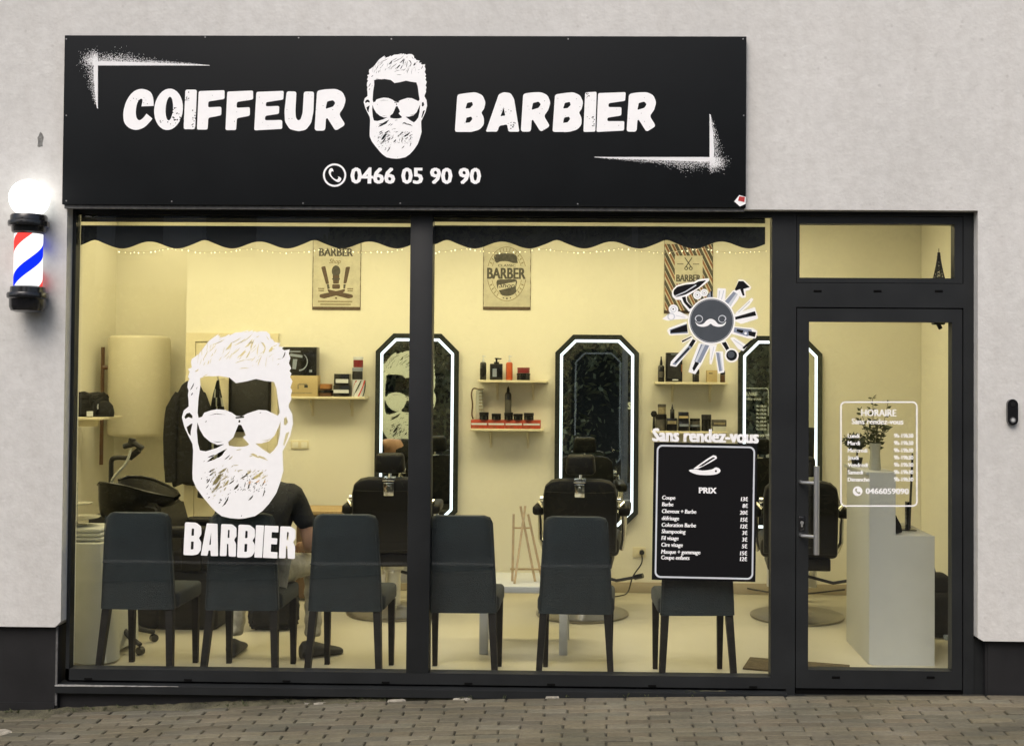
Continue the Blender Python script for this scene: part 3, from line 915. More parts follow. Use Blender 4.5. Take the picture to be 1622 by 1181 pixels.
# price board
bx, bz = gl(1116, 811); PX = 285.5
pb = lambda x, y: (bx+(x-1116)/PX, bz-(y-811)/PX)
ANG = R_(.62)
rot = lambda mb: rotY(mb, ANG, Vector((bx, 0, bz)))
price = T('price_board', 'black price list poster with white rounded border stuck on the right window pane', 'price list', (bx, GY, bz))
o = MB(); o.flat([(0, [pb(1034.5, 702), pb(1197.5, 702), pb(1197.5, 918.5), pb(1034.5, 918.5)])], GY); build('poster', rot(o), 'vinylk', price, sm=0)
def rrect(f, x0, y0, x1, y1, r):
    p = []
    for cx_, cy_, a in ((x1-r, y0+r, -90), (x1-r, y1-r, 0), (x0+r, y1-r, 90), (x0+r, y0+r, 180)):
        p += [f(cx_+r*math.cos(R_(a+k*15)), cy_+r*math.sin(R_(a+k*15))) for k in range(7)]
    return p
o = MB(); o.flat([(0, rrect(pb, 1039, 706, 1194, 915, 9)), (None, rrect(pb, 1041.6, 708.6, 1191.4, 912.4, 7))], GY-.0012, .001); build('border', rot(o), 'vinyll', price, sm=0)
RZ = zoomer(1000, 660, 4.216, lambda x, y: pb(x, y+.4))
o = MB()
o.flat([(0, pol(RZ, smooth([(380, 360), (420, 350), (470, 358), (530, 350), (560, 335), (585, 345), (588, 365), (560, 382), (500, 388), (430, 384)], 3))), (1, pol(RZ, ell(560, 360, 7, 7, 10))), (0, pol(RZ, rnd([(408, 348), (500, 280), (540, 255), (560, 258), (566, 276), (520, 305), (440, 348)], 6))), (1, pol(RZ, rnd([(440, 335), (505, 290), (540, 268), (555, 272), (515, 298), (470, 328)], 4)))], GY-.0012, .001)
build('razor_emblem', rot(o), ['vinyl', 'vinylk'], price, sm=0)
o = MB()
o.text('PRIX', *pb(1120.5, 781), .034, GY-.0012, .0026, 1.0, 'CENTER')
build('title_lettering', rot(o), 'vinyl', price, sm=0); o = MB()
items = [('Coupe', '13€'), ('Barbe', '8€'), ('Cheveux + Barbe', '20€'), ('défrisage', '15€'), ('Coloration Barbe', '12€'), ('Shampooing', '3€'), ('Fil visage', '3€'), ('Cire visage', '5€'), ('Masque + gommage', '15€'), ('Coupe enfants', '12€')]
for (a, b), yy in zip(items, (792, 802.5, 813.3, 824.3, 834.8, 845, 855.5, 866, 877, 886)):
    o.text(a, *pb(1049, yy), .0232, GY-.0012, .0014, .84, 'LEFT', shear=.12)
    o.text(b, *pb(1184, yy), .0232, GY-.0012, .0014, .84, 'RIGHT', shear=.12)
build('list_lettering', rot(o), 'vinyl', price, sm=0)
o = MB()
q0, q1 = pb(1031.5, 701), pb(1199.5, 680)
o.text('Sans rendez-vous', 0, 0, .07, GY-.0024, .0042, box=(q0[0], q1[0], q0[1], q1[1]))
rot(o); single('window_lettering', o, 'vinyl', 'white Sans rendez-vous lettering on the glass right above the black price list', 'window lettering', (bx, GY, bz+.42), sm=0)

# tools emblem
E8 = zoomer(1040, 430, 6.561, gl)
W_, K_, S_, G_, P_ = 0, 1, 2, 3, 4
ee = lambda cx, cy, r, n=20: ell(cx, cy, r, r, n)
tools = [
 (W_, rnd([(158, 230), (165, 190), (210, 142), (300, 118), (390, 108), (430, 82), (545, 68), (548, 95), (475, 152), (400, 204), (312, 262), (322, 310), (380, 380), (340, 420), (268, 335), (250, 292), (200, 296), (165, 262)], 14)),
 (K_, rnd([(174, 232), (178, 195), (215, 158), (300, 136), (395, 126), (435, 102), (518, 90), (484, 122), (440, 162), (390, 192), (300, 240), (200, 266)], 14)),
 (K_, rnd([(262, 268), (302, 258), (312, 312), (372, 372), (344, 390), (284, 322)], 6)), (P_, stroke([(195, 254), (300, 210), (412, 140)], 12)),
 (W_, ee(425, 245, 45)), (P_, ee(425, 245, 30)), (W_, ee(425, 245, 22)), (K_, ee(423, 243, 7)), (W_, ee(495, 220, 40)), (P_, ee(495, 220, 26)), (W_, ee(495, 220, 18)), (K_, ee(495, 222, 6)),
 (G_, [(528, 260), (560, 205), (582, 205), (590, 310), (530, 310)]), (K_, [(562, 200), (578, 200), (580, 300), (566, 300)]),
 (W_, rnd([(632, 172), (722, 176), (712, 300), (628, 300)], 12)), (P_, [(650, 200), (662, 200), (650, 280), (642, 280)]), (P_, [(694, 196), (704, 196), (680, 290), (670, 290)]),
 (W_, rnd([(690, 320), (790, 198), (815, 190), (850, 80), (905, 84), (985, 160), (970, 192), (925, 200), (928, 268), (885, 276), (862, 250), (848, 290), (765, 396)], 10)),
 (G_, [(706, 312), (800, 208), (845, 236), (752, 366)]), (P_, [(742, 340), (826, 226), (845, 236), (762, 372)]), (K_, [(852, 100), (902, 100), (968, 162), (902, 182), (914, 248), (896, 252), (868, 182), (826, 200), (812, 188)]),
 (W_, rnd([(820, 430), (930, 328), (985, 272), (1008, 288), (962, 352), (850, 450)], 8)), (P_, stroke([(850, 424), (970, 310)], 10)),
 (W_, rnd([(805, 445), (1022, 368), (1058, 488), (880, 545), (805, 510)], 10)), (K_, [(815, 472), (1022, 412), (1036, 456), (820, 500)]),
 (W_, rnd([(795, 568), (1000, 586), (1050, 618), (1032, 694), (960, 696), (780, 648)], 10)), (G_, [(810, 580), (985, 602), (1002, 652), (940, 672), (800, 628)]), (K_, [(836, 598), (905, 610), (892, 642), (832, 622)]), (K_, [(952, 618), (1034, 630), (1022, 680), (958, 664)]), (W_, ee(925, 642, 14)),
 (W_, rnd([(762, 690), (802, 678), (946, 770), (902, 826), (850, 806)], 8)), (P_, stroke([(800, 706), (905, 780)], 8)), (K_, [(890, 790), (980, 712), (1012, 706), (910, 806)]),
 (W_, rnd([(662, 742), (722, 716), (768, 800), (722, 834)], 6)), (K_, [(676, 742), (720, 728), (756, 800), (728, 822)]), (W_, ee(780, 870, 74)), (K_, ee(780, 870, 56)), (S_, ee(774, 862, 36)),
 (W_, rnd([(606, 828), (690, 828), (704, 1046), (640, 1058)], 6)), (G_, [(618, 838), (664, 846), (690, 1028), (650, 1038)]), (P_, [(650, 846), (664, 846), (690, 1028), (678, 1030)]),
 (W_, rnd([(556, 760), (628, 760), (572, 962), (550, 962)], 5)), (P_, stroke([(596, 780), (566, 920)], 7)),
 (W_, rnd([(440, 740), (566, 760), (470, 960), (402, 1066), (330, 1042), (352, 965)], 8)), (G_, [(462, 752), (548, 768), (458, 948), (392, 936)]), (P_, [(478, 756), (506, 760), (420, 940), (398, 936)]), (K_, [(402, 934), (444, 950), (388, 1036), (372, 1006)]),
 (W_, rnd([(372, 690), (425, 720), (205, 988), (140, 978), (148, 936)], 8)), (G_, [(338, 766), (368, 786), (196, 972), (164, 962)]), (K_, [(376, 700), (408, 716), (368, 786), (334, 764)]), (K_, [(330, 790), (346, 800), (200, 952), (186, 944)]),
 (W_, [(252, 718), (366, 660), (378, 690), (268, 746)]), (K_, [(260, 720), (362, 672), (366, 682), (268, 736)]),
 (W_, rnd([(108, 612), (128, 586), (312, 518), (335, 652), (134, 664)], 8)), (G_, [(136, 606), (316, 540), (326, 640), (146, 648)]), (K_, [(150, 606), (316, 548), (324, 626), (140, 640)]),
 (W_, ee(175, 392, 50)), (P_, ee(175, 392, 32)), (W_, ee(175, 392, 24)), (K_, ee(173, 390, 8)), (W_, rnd([(56, 492), (130, 438), (235, 412), (330, 462), (322, 492), (190, 498), (120, 512)], 8)), (P_, ee(152, 468, 40)), (W_, ee(152, 468, 28)), (P_, stroke([(200, 455), (300, 480)], 6)),
 (W_, ee(572, 512, 246, 48)), (S_, ee(572, 512, 229, 48)), (P_, ee(572, 512, 222, 48)), (S_, ee(572, 512, 219, 48)),
 (W_, smooth([(402, 520), (432, 546), (482, 544), (522, 506), (562, 490), (604, 506), (642, 545), (692, 545), (720, 518), (716, 542), (690, 566), (640, 574), (590, 562), (562, 542), (534, 562), (482, 574), (426, 562)], 3)),
 (P_, stroke([(440+38*math.cos(a)*(1-max(0, a-2.9)*.16), 492-36*math.sin(a)*(1-max(0, a-2.9)*.16)) for a in [3.9-i*.38 for i in range(17)]], 12, 6)),
 (P_, stroke([(682-38*math.cos(a)*(1-max(0, a-2.9)*.16), 492-36*math.sin(a)*(1-max(0, a-2.9)*.16)) for a in [3.9-i*.38 for i in range(17)]], 12, 6)),
]
o = MB(); o.flat([(a, [E8(*p) for p in pts]) for a, pts in tools], GY)
X, Z = gl(1127, 510)
single('tools_decal', o, ['vinyl', 'vinylk', 'vinylb', 'vinylg', 'vinyll'], 'round dark moustache emblem ringed by barber tools stuck on the right window pane', 'window decal', (X, GY, Z), sm=0)

# opening hours on the door
hrs = T('opening_hours', 'white opening hours list in a rounded outline on the door glass', 'opening hours', (*[(lambda p: p[0])(gl(1392, 718))], GY, gl(1392, 718)[1]))
o = MB(); o.flat([(0, rrect(gl, 1331, 635.5, 1453.5, 802, 8)), (None, rrect(gl, 1333.2, 637.7, 1451.3, 799.8, 6))], GY, .001); build('outline', o, 'vinyl', hrs, sm=0)
o = MB()
def tb(s_, x0, x1, yb, yt, bold):
    a, b_ = gl(x0, yb), gl(x1, yt)
    o.text(s_, 0, 0, .03, GY, bold, box=(a[0], b_[0], a[1], b_[1]))
tb('HORAIRE', 1364, 1420, 659, 648, .0015)
tb('Sans rendez-vous', 1349, 1431, 671.5, 663, .0012)
build('title_lettering', o, 'vinyl', hrs, sm=0); o = MB()
for i, dname in enumerate(('Lundi', 'Mardi', 'Mercredi', 'Jeudi', 'Vendredi', 'Samedi', 'Dimanche')):
    yy = 693+i*11.5
    o.text(dname, *gl(1343, yy), .0235, GY, .0013, .92, 'LEFT')
    o.text('9h-19h30', *gl(1446.5, yy), .0235, GY, .0013, .86, 'RIGHT')
build('list_lettering', o, 'vinyl', hrs, sm=0); o = MB()
tb('0466059090', 1371, 1440, 782, 773, .002)
build('phone_lettering', o, 'vinyl', hrs, sm=0)
o = MB(); o.flat(phone_icon(1358.5, 777.5, 7.6, gl, True), GY, .001); build('phone_emblem', o, 'vinyl', hrs, sm=0)

# ------------------------------------------------------------------ barber pole and door bell on the wall
PY = -.155
pxm, pz0 = at(43.5, 494, PY)
zt = lambda y: at(43.5, y, PY)[1]
pole = T('barber_pole', 'lit red, white and blue barber pole with a glowing globe on the left wall', 'barber pole', (pxm, PY, pz0))
ball = MB()
zc = zt(314.5); br = .104
ball.lathe([(0, -br)]+[(br*math.cos(a), br*math.sin(a)) for a in [R_(-84+i*12) for i in range(15)]]+[(0, br)], (pxm, PY, zc), 32)
build('globe', ball, 'globe', pole, sm=60)
cyl = MB(); cyl.lathe([(.0725, zt(462)), (.0725, zt(368))], (pxm, PY, 0), 40); 
so = build('striped_tube', cyl, 'stripes', pole, sm=40)
top = MB()
top.lathe([(.050, zt(341)), (.050, zt(337))], (pxm, PY, 0), 24)
top.lathe([(.072, zt(371)), (.086, zt(368)), (.088, zt(360)), (.104, zt(359)), (.106, zt(354)), (.104, zt(351)), (.094, zt(350)), (.094, zt(343)), (.088, zt(340.5)), (.05, zt(340))], (pxm, PY, 0), 40)
build('top_cap', top, 'bplastic', pole)
bot = MB()
bot.lathe([(.0, zt(495)), (.06, zt(494.5)), (.084, zt(492)), (.092, zt(486)), (.093, zt(474)), (.104, zt(472)), (.106, zt(467)), (.102, zt(464)), (.090, zt(463)), (.088, zt(455)), (.072, zt(453))], (pxm, PY, 0), 40)
build('bottom_cap', bot, 'bplastic', pole)
for yy in (356, 478):
    br_ = MB(); br_.box(pxm-.045, pxm+.045, PY+.07, -.0705, zt(yy)-.02, zt(yy)+.02, .004); build('wall_bracket', br_, 'bplastic', pole)

bxx, bzz = at(1603.5, 652.5, -.085)
bell = T('door_bell', 'black oval video door bell on the pale wall right of the door', 'door bell', (bxx, -.07, bzz))
o = MB()
outl = [(bxx+x, bzz+z) for x, z in ell(0, .042, .028, .028, 14, 0, math.pi)+ell(0, -.042, .028, .028, 14, math.pi, 2*math.pi)]
o.prism(outl, -.094, -.0705); build('body', o, 'bplastic', bell)
o = MB(); o.tube([(bxx, -.0975, bzz-.042), (bxx, -.0935, bzz-.042)], .0155, 20); o.mi = 1; o.tube([(bxx, -.0985, bzz-.042), (bxx, -.097, bzz-.042)], .0095, 16); build('button', o, ['screw', 'whitep'], bell)
o = MB(); o.tube([(bxx, -.0965, bzz+.042), (bxx, -.0935, bzz+.042)], .012, 20); build('lens', o, 'leather', bell)
# ------------------------------------------------------------------ shop floor
o = build('floor', MB().box(-4.5, 2.8, .0855, 4.0, -.2, 0), 'tile', None, sm=0); o['kind'] = 'structure'

# ------------------------------------------------------------------ waiting chairs
def make_chair():
    t = T('waiting_chair', '', 'chair')
    bk = MB()          # leaning upholstered back, narrower at the top
    prof = [(-.005, .40), (-.005, .55), (-.022, .78), (-.036, .925), (-.030, .943), (.0, .947), (.028, .938), (.032, .90), (.045, .60), (.05, .50), (.05, .40)]
    n = 10
    rows = []
    for (y, z) in prof:
        hw = .208-.030*max(0, (z-.42)/.52)**1.1
        if z > .93: hw -= .012
        row = []
        for i in range(n+1):
            u = -1+2*i/n
            x = hw*u
            edge = max(0, abs(u)-.86)/.14
            yy = y+(.012*(1-u*u) if y > .02 else -.007*(1-u*u))
            yy += (.018-yy)*edge*.55
            row.append(bk.bm.verts.new((x, yy, z-(.012*edge**2 if z > .92 else 0))))
        rows.append(row)
    m = len(rows)
    for a in range(m):
        b = (a+1) % m
        for i in range(n):
            bk.bm.faces.new((rows[a][i], rows[a][i+1], rows[b][i+1], rows[b][i]))
    for i in (0, n):
        f = [rows[a][i] for a in range(m)]
        bk.bm.faces.new(f if i == 0 else f[::-1])
    bmesh.ops.recalc_face_normals(bk.bm, faces=bk.bm.faces)
    build('backrest', bk, 'fabric', t, sm=50)
    sm_ = MB(); sm_.tube([(x, -.010-.007*(1-(x/.2)**2), .665) for x in [-.196+i*.0392 for i in range(11)]], .0026, 5)  # cross tube stands in for the kerb line reflected in the glass
    for s_ in (-1, 1): sm_.tube([(s_*(.2-.030*max(0, (z-.42)/.52)**1.1), -.004-.034*max(0, (z-.5)/.44), z) for z in (.41, .52, .64, .76, .86, .925)], .0032, 5)
    build('piping_and_reflection', sm_, 'fabric', t)
    s = MB()
    s.box(-.218, .218, .056, .45, .395, .485, .022, seg=3)
    for v in s.bm.verts:
        if v.co.z > .47:
            v.co.z += .012*(1-(v.co.x/.23)**2)
    build('seat', s, 'fabric', t, sm=50)
    for x in (-1, 1):
        l = MB(); l.taper((x*.205, -.030, 0), (x*.180, .026, .398), (.016, .018), (.021, .022)); build('leg', l, 'wood_d', t, sm=0)
        l = MB(); l.taper((x*.192, .425, 0), (x*.192, .415, .395), (.014, .014), (.020, .020)); build('leg', l, 'wood_d', t, sm=0)
    return t
ch0 = make_chair()
CH = [(216, .0, 'leftmost dark slate chair, its back in front of the black wash basin'), (383, .6, 'dark slate chair with the person on it, under the BARBIER lettering'),
      (548, .0, 'dark slate chair in the left window just left of the frame post'), (731, .4, 'dark slate chair partly hidden by the frame post, white table behind it'),
      (914, -1.2, 'dark slate chair standing in front of the middle barber chair'), (1107, 3.2, 'rightmost dark slate chair, partly hidden behind the black price list')]
for i, (px, rz_, lab) in enumerate(CH):
    loc = ((px-950)/282.5, .118, 0)
    if i == 0:
        ch0.location = loc; ch0['label'] = lab; ch0['group'] = 'waiting chairs along the window'
    else:
        dup(ch0, loc, R_(rz_), lab, 'waiting chairs along the window')

# ------------------------------------------------------------------ barber chairs
def make_barber():
    t = T('barber_chair', '', 'barber chair')
    # origin on the floor, chair faces +Y (the mirrors), back towards the window
    b = MB(); b.lathe([(.0, .0), (.325, .0), (.335, .006), (.335, .016), (.32, .022), (.29, .024), (.12, .034), (.075, .05), (.06, .06), (.0, .06)], (0, 0, 0), 48); build('base_plate', b, 'dull', t)
    b = MB(); b.lathe([(.055, .055), (.055, .30), (.075, .32), (.075, .36)], (0, 0, 0), 24); build('column', b, 'steel', t)
    b = MB(); b.box(-.27, .27, -.20, .32, .45, .585, .035, seg=3); b.box(-.22, .22, -.18, .28, .36, .4495, .01); build('seat', b, 'leather', t)
    lean = Matrix.Rotation(R_(7), 3, 'X')
    bk = MB()
    prof_x = [(-.255, .50), (-.258, .90), (-.245, .965), (-.205, 1.0), (-.15, 1.012), (.15, 1.012), (.205, 1.0), (.245, .965), (.258, .90), (.255, .50)]
    bk.prism(prof_x, -.30, -.205)
    bmesh.ops.bevel(bk.bm, geom=[e for e in bk.bm.edges if abs(e.verts[0].co.y-e.verts[1].co.y) < 1e-6], offset=.018, segments=2, profile=.5, affect='EDGES')
    bmesh.ops.rotate(bk.bm, verts=bk.bm.verts, cent=(0, -.22, .52), matrix=lean)
    bo = build('backrest', bk, 'leather', t, sm=40)
    pp = MB(); pp.tube([(-.235, -.302, .93), (-.12, -.304, .925), (.12, -.304, .925), (.235, -.302, .93)], .004, 6)
    pp.tube([(-.235, -.302, .56), (.235, -.302, .56)], .004, 6)
    pp.tube([(-.24, -.302, .56), (-.242, -.302, .93)], .003, 6); pp.tube([(.24, -.302, .56), (.242, -.302, .93)], .003, 6)
    bmesh.ops.rotate(pp.bm, verts=pp.bm.verts, cent=(0, -.22, .52), matrix=lean)
    build('piping', pp, 'leather', bo)
    la = MB(); la.box(-.036, .036, -.318, -.303, .895, .99, .006); la.box(-.042, .042, -.33, -.20, 1.0, 1.013, .004); la.tube([(0, -.335, .955), (0, -.318, .955)], .016, 16)
    bmesh.ops.rotate(la.bm, verts=la.bm.verts, cent=(0, -.22, .52), matrix=lean)
    build('latch', la, 'chrome', t)
    hd = MB(); hd.box(-.105, .105, -.335, -.225, 1.035, 1.175, .028, seg=3)
    for v in hd.bm.verts:
        if v.co.z > 1.10: v.co.x *= .93
    build('headrest', hd, 'leather', t, sm=50)
    hp = MB(); hp.tube([(0, -.30, .96), (0, -.285, 1.05)], .010, 8); build('headrest_post', hp, 'chrome', t)
    for x in (-1, 1):
        ar = MB(); ar.box(x*.305-.042, x*.305+.042, -.21, .20, .735, .805, .022, seg=3)
        a = build('armrest', ar, 'leather', t, sm=50)
        ss = MB(); ss.tube([(x*.30, -.14, .735), (x*.30, -.12, .56), (x*.285, -.02, .48)], .016, 8); ss.tube([(x*.30, .16, .735), (x*.30, .13, .56), (x*.285, .06, .48)], .016, 8); ss.tube([(x*.262, -.27, .80), (x*.30, -.22, .835), (x*.30, -.17, .80)], .011, 8); ss.tube([(x*.255, -.262, .86), (x*.285, -.262, .86)], .022, 12)
        build('arm_bracket', ss, 'chrome', a)
    fr = MB(); fr.box(-.19, .19, .50, .53, .12, .34, .012); build('footrest', fr, 'steel', t)
    for x in (-.13, .13): fr = MB(); fr.tube([(x, .24, .40), (x, .50, .20)], .014, 8); build('footrest_strut', fr, 'chrome', t)
    lv = MB(); lv.tube([(.06, -.02, .30), (.25, -.06, .26), (.40, -.12, .30)], .011, 8); lv.mi = 1; lv.tube([(.38, -.113, .294), (.44, -.135, .312)], .018, 10); build('pump_lever', lv, ['bmatte', 'bplastic'], t)
    return t
b0 = make_barber()
BC = [(-1.49, 2.06, 4, 'black barber chair with chrome latch in the left window, facing the left mirror'), (-.115, 2.07, -3, 'black barber chair facing the middle mirror, a dark slate chair in front of it'), (1.435, 2.07, -5, 'black barber chair half hidden behind the door post, next to the counter')]
for i, (x, y, rz_, lab) in enumerate(BC):
    if i == 0:
        b0.location = (x, y, 0); b0.rotation_euler = (0, 0, R_(rz_)); b0['label'] = lab; b0['group'] = 'barber chairs before the mirrors'
    else:
        dup(b0, (x, y, 0), R_(rz_), lab, 'barber chairs before the mirrors')

# ------------------------------------------------------------------ lit mirrors
def octo(w, z0, z1, c, ins):
    c2 = c-ins*.586
    return [(-w/2+ins, z0+c2+ins), (-w/2+c2+ins, z0+ins), (w/2-c2-ins, z0+ins), (w/2-ins, z0+c2+ins), (w/2-ins, z1-c2-ins), (w/2-c2-ins, z1-ins), (-w/2+c2+ins, z1-ins), (-w/2+ins, z1-c2-ins)]
def make_mirror():
    t = T('wall_mirror', '', 'mirror')
    Wd, z0, z1, ch = .668, .488, 2.052, .142
    g = MB(); g.flat([(0, octo(Wd, z0, z1, ch, 0)), (None, octo(Wd, z0, z1, ch, .039))], -.036, .034); build('frame', g, 'mframe', t, sm=0)
    g = MB(); g.flat([(0, octo(Wd, z0, z1, ch, .0395)), (None, octo(Wd, z0, z1, ch, .0605))], -.035, .030); build('light_strip', g, 'led', t, sm=0)
    g = MB(); g.flat([(0, octo(Wd, z0, z1, ch, .0610))], -.034, .028); build('glass', g, 'mirror', t, sm=0)
    return t
m0 = make_mirror()
for i, (x, lab) in enumerate(((-1.462, 'tall lit mirror behind the window frame post, reflecting the stencil face'), (-.022, 'tall lit mirror with cut corners between the two pairs of wall shelves'), (1.436, 'tall lit mirror behind the door post, reflecting the opening hours'))):
    if i == 0:
        m0.location = (x, 2.938, 0); m0['label'] = lab; m0['group'] = 'lit mirrors along the back wall'
    else:
        dup(m0, (x, 2.938, 0), 0, lab, 'lit mirrors along the back wall')

# ------------------------------------------------------------------ shelves and what stands on them
def shelf(px0, px1, py, lab, dep=.17):
    Yf = 2.939-dep
    x0, z = at(px0, py, Yf); x1, _ = at(px1, py, Yf)
    z = at((px0+px1)/2, py, Yf)[1]
    t = T('wall_shelf', lab, 'shelf', ((x0+x1)/2, 2.939, z), 'cream wall shelves')
    o = MB(); o.box(x0, x1, Yf, 2.939, z-.018, z, .002); build('board', o, 'trim', t)
    for f in (.26, .78):
        o = MB(); x = x0+(x1-x0)*f
        o.box(x-.010, x+.010, 2.933, 2.939, z-.16, z-.0185); o.box(x-.010, x+.010, 2.80, 2.9325, z-.024, z-.0185); o.tube([(x, 2.81, z-.026), (x, 2.934, z-.13)], .006, 6)
        build('bracket', o, 'trim', t)
    return z
zA = shelf(456, 578, 628, 'cream wall shelf of boxes just right of the white stencil face')
zB = shelf(757, 867, 602, 'upper cream shelf with pump bottles, left of the middle mirror')
zC = shelf(745, 860, 679, 'lower cream shelf with red cartons, left of the middle mirror')
zD = shelf(1037, 1153, 605, 'upper cream shelf under the round tools emblem')
zE = shelf(1031, 1152, 683, 'lower cream shelf of dark pots, just above the price list', .17)
YS = 2.845
def sx(px, Y=YS): return at(px, 620, Y)[0]
def hh(p, Y=YS): return p/(F/(Y+6.5))
def carton(px0, px1, z0, hp, mt, lab, name='carton', cat='box', dep=.10, Y=YS, deco=None, group='products on the wall shelves', rz=0):
    x0, x1 = sx(px0, Y), sx(px1, Y)
    h = hh(hp, Y)
    t = T(name, lab, cat, ((x0+x1)/2, Y, z0), group)
    o = MB(); o.box(x0, x1, Y-dep/2, Y+dep/2, z0+.0005, z0+h, .002)
    build('body', o, mt, t)
    if deco:
        o = MB(); mats = []
        for (a, b, c, d, dm) in deco:
            if dm not in mats: mats.append(dm)
            o.mi = mats.index(dm)
            o.box(x0+(x1-x0)*a, x0+(x1-x0)*b, Y-dep/2-.0016, Y-dep/2-.0002, z0+h*c, z0+h*d)
        build('print', o, mats, t, sm=0)
    return z0+h
def pump(px, wpx, z0, hp, mt, lab, square=False, capm='bplastic', nozzle=True, label_m=None, group='products on the wall shelves'):
    x = sx(px); r = hh(wpx)/2; h = hh(hp)
    t = T('pump_bottle' if nozzle else 'bottle', lab, 'bottle', (x, YS, z0), group)
    hb = h*.74 if nozzle else h*.66
    o = MB()
    if square:
        o.box(x-r, x+r, YS-r*.6, YS+r*.6, z0+.0005, z0+hb, .006)
    else:
        o.lathe([(r*.92, .0005), (r, .004), (r, hb*.90), (r*.8, hb*.97), (r*.35, hb)], (x, YS, z0), 18)
    build('body', o, mt, t)
    o = MB()
    if nozzle:
        o.lathe([(r*.42, hb), (r*.42, hb+h*.08), (r*.16, hb+h*.085), (r*.16, h*.94), (r*.3, h*.945), (r*.3, h)], (x, YS, z0), 12)
        o.tube([(x, YS, z0+h*.97), (x+r*.8, YS-.006, z0+h*.96)], r*.14 if not square else r*.1, 6)
    else:
        o.lathe([(r*.5, hb), (r*.42, hb+h*.12), (r*.22, h*.9), (r*.2, h)], (x, YS, z0), 12)
    build('cap', o, capm, t)
    if label_m:
        o = MB()
        if square: o.box(x-r*.55, x+r*.1, YS-r*.6-.0015, YS-r*.6-.0002, z0+hb*.2, z0+hb*.7)
        else: o.lathe([(r*1.012, hb*.25), (r*1.012, hb*.62)], (x, YS, z0), 18)
        build('label', o, label_m, t)
def jar(px, wpx, z0, hp, mt, capm, lab, cap=.35, square=False, group='products on the wall shelves', Y=YS):
    x = sx(px, Y); r = hh(wpx, Y)/2; h = hh(hp, Y)
    t = T('jar', lab, 'jar', (x, Y, z0), group)
    hb = h*(1-cap)
    o = MB(); o.lathe([(r*.9, .0005), (r*.97, .003), (r*.97, hb-.003), (r*.9, hb)], (x, Y, z0), 20); build('body', o, mt, t)
    o = MB(); o.lathe([(r, hb+.0005), (r, h-.002), (r*.95, h)], (x, Y, z0), 20); build('lid', o, capm, t)
    return z0+h
# shelf A
zz = carton(451, 505, zA, 33, 'kraft', 'cream carton with small grey print under the black clipper box', deco=[(.45, .7, .55, .62, 'tin_o'), (.62, .72, .42, .55, 'bmatte'), (.15, .85, .14, .18, 'tin_o'), (.42, .46, .35, .58, 'tin_o')])
t_ = carton(447, 503, zz, 45, 'bplastic', 'black box with a white clipper drawing on top of the cream carton', deco=[(.2, .55, .82, .86, 'vinylg'), (.8, .88, .12, .2, 'vinylg')])
X0, X1 = sx(447), sx(503)
o = MB(); cxx, czz = (X0+X1)/2, zz+hh(22)
o.flat([(0, stroke([(cxx+.07*math.cos(a), czz+.07*math.sin(a)) for a in [-1.5+i*.2 for i in range(13)]], .012, .006)), (0, [(cxx-.09, czz+.045), (cxx+.03, czz+.03), (cxx+.03, czz+.05), (cxx-.06, czz+.065)]), (0, [(cxx-.05, czz-.06), (cxx-.02, czz-.06), (cxx-.01, czz+.02), (cxx-.045, czz+.02)])], YS-.0518, .001)
ob = [x for x in bpy.data.objects if x.get('label', '').startswith('black box with a white clipper')][0]
build('clipper_drawing', o, 'vinylg', ob, sm=0)
z2 = jar(516.5, 23, zA, 10, 'brown', 'bplastic', 'dark jar under the amber lidded jar, right of the cream carton', .4)
jar(516.5, 20, z2, 10, 'brown', 'amber', 'small amber lidded jar on top of a dark jar', .75)
z2 = carton(530, 555, zA, 18, 'bplastic', 'black and white carton at the bottom of its stack beside the striped can', deco=[(0.02, .98, .32, .62, 'vinyll')])
carton(531, 554, z2, 18, 'bplastic', 'black and white carton on top of its twin beside the striped can', deco=[(.12, .98, .2, .55, 'vinyll')])
t = T('striped_can', 'barber striped red, white and green can at the right end of the left shelf', 'can', (sx(567), YS, zA), 'products on the wall shelves')
r = hh(20)/2
o = MB(); o.lathe([(r, .0005), (r, hh(27))], (sx(567), YS, zA), 24); build('body', o, 'vinyll', t)
o = MB()
for k, mm_ in ((0, 0), (1, 1), (2, 0), (3, 1)):
    o.mi = mm_
    a0 = -2.9+k*.75
    pts = [(sx(567)+(r+.0012)*math.cos(a0+q*.13), YS+(r+.0012)*math.sin(a0+q*.13), zA+.004+q*hh(25)/9) for q in range(10)]
    for p, q in zip(pts, pts[1:]):
        d = .010
        vs = [o.bm.verts.new(v) for v in (Vector(p), Vector(p)+Vector((d, 0, 0)), Vector(q)+Vector((d, 0, 0)), Vector(q))]
        f = o.bm.faces.new(vs); f.material_index = mm_
build('stripe', o, ['red', 'leafd'], t, sm=0)
z2 = zA+hh(27)+.001
jar(566, 17, z2, 19, 'bmatte', 'vinylg', 'dark jar on top of the barber striped can', .3)
jar(567, 16, z2+hh(19)+.001, 17, 'maroon', 'vinyll', 'maroon jar with a pale lid, topmost on the striped can', .3)
# shelf B
pump(765, 10, zB, 39, 'bplastic', 'slim black pump bottle with a silver pump, leftmost on the upper shelf', capm='vinyll', label_m='leather')
pump(786, 20, zB, 35, 'bplastic', 'wide square black pump bottle with a grey label', square=True, label_m='vinylg')
pump(806.5, 10.5, zB, 39, 'orange', 'slim orange pump bottle on the upper shelf', capm='vinyll')
z2 = jar(829, 22, zB, 11, 'bplastic', 'bplastic', 'flat black jar under the maroon jar, right of the orange bottle', .3)
jar(829, 20, z2, 9, 'maroon', 'maroon', 'flat maroon jar on top of the black jar', .3)
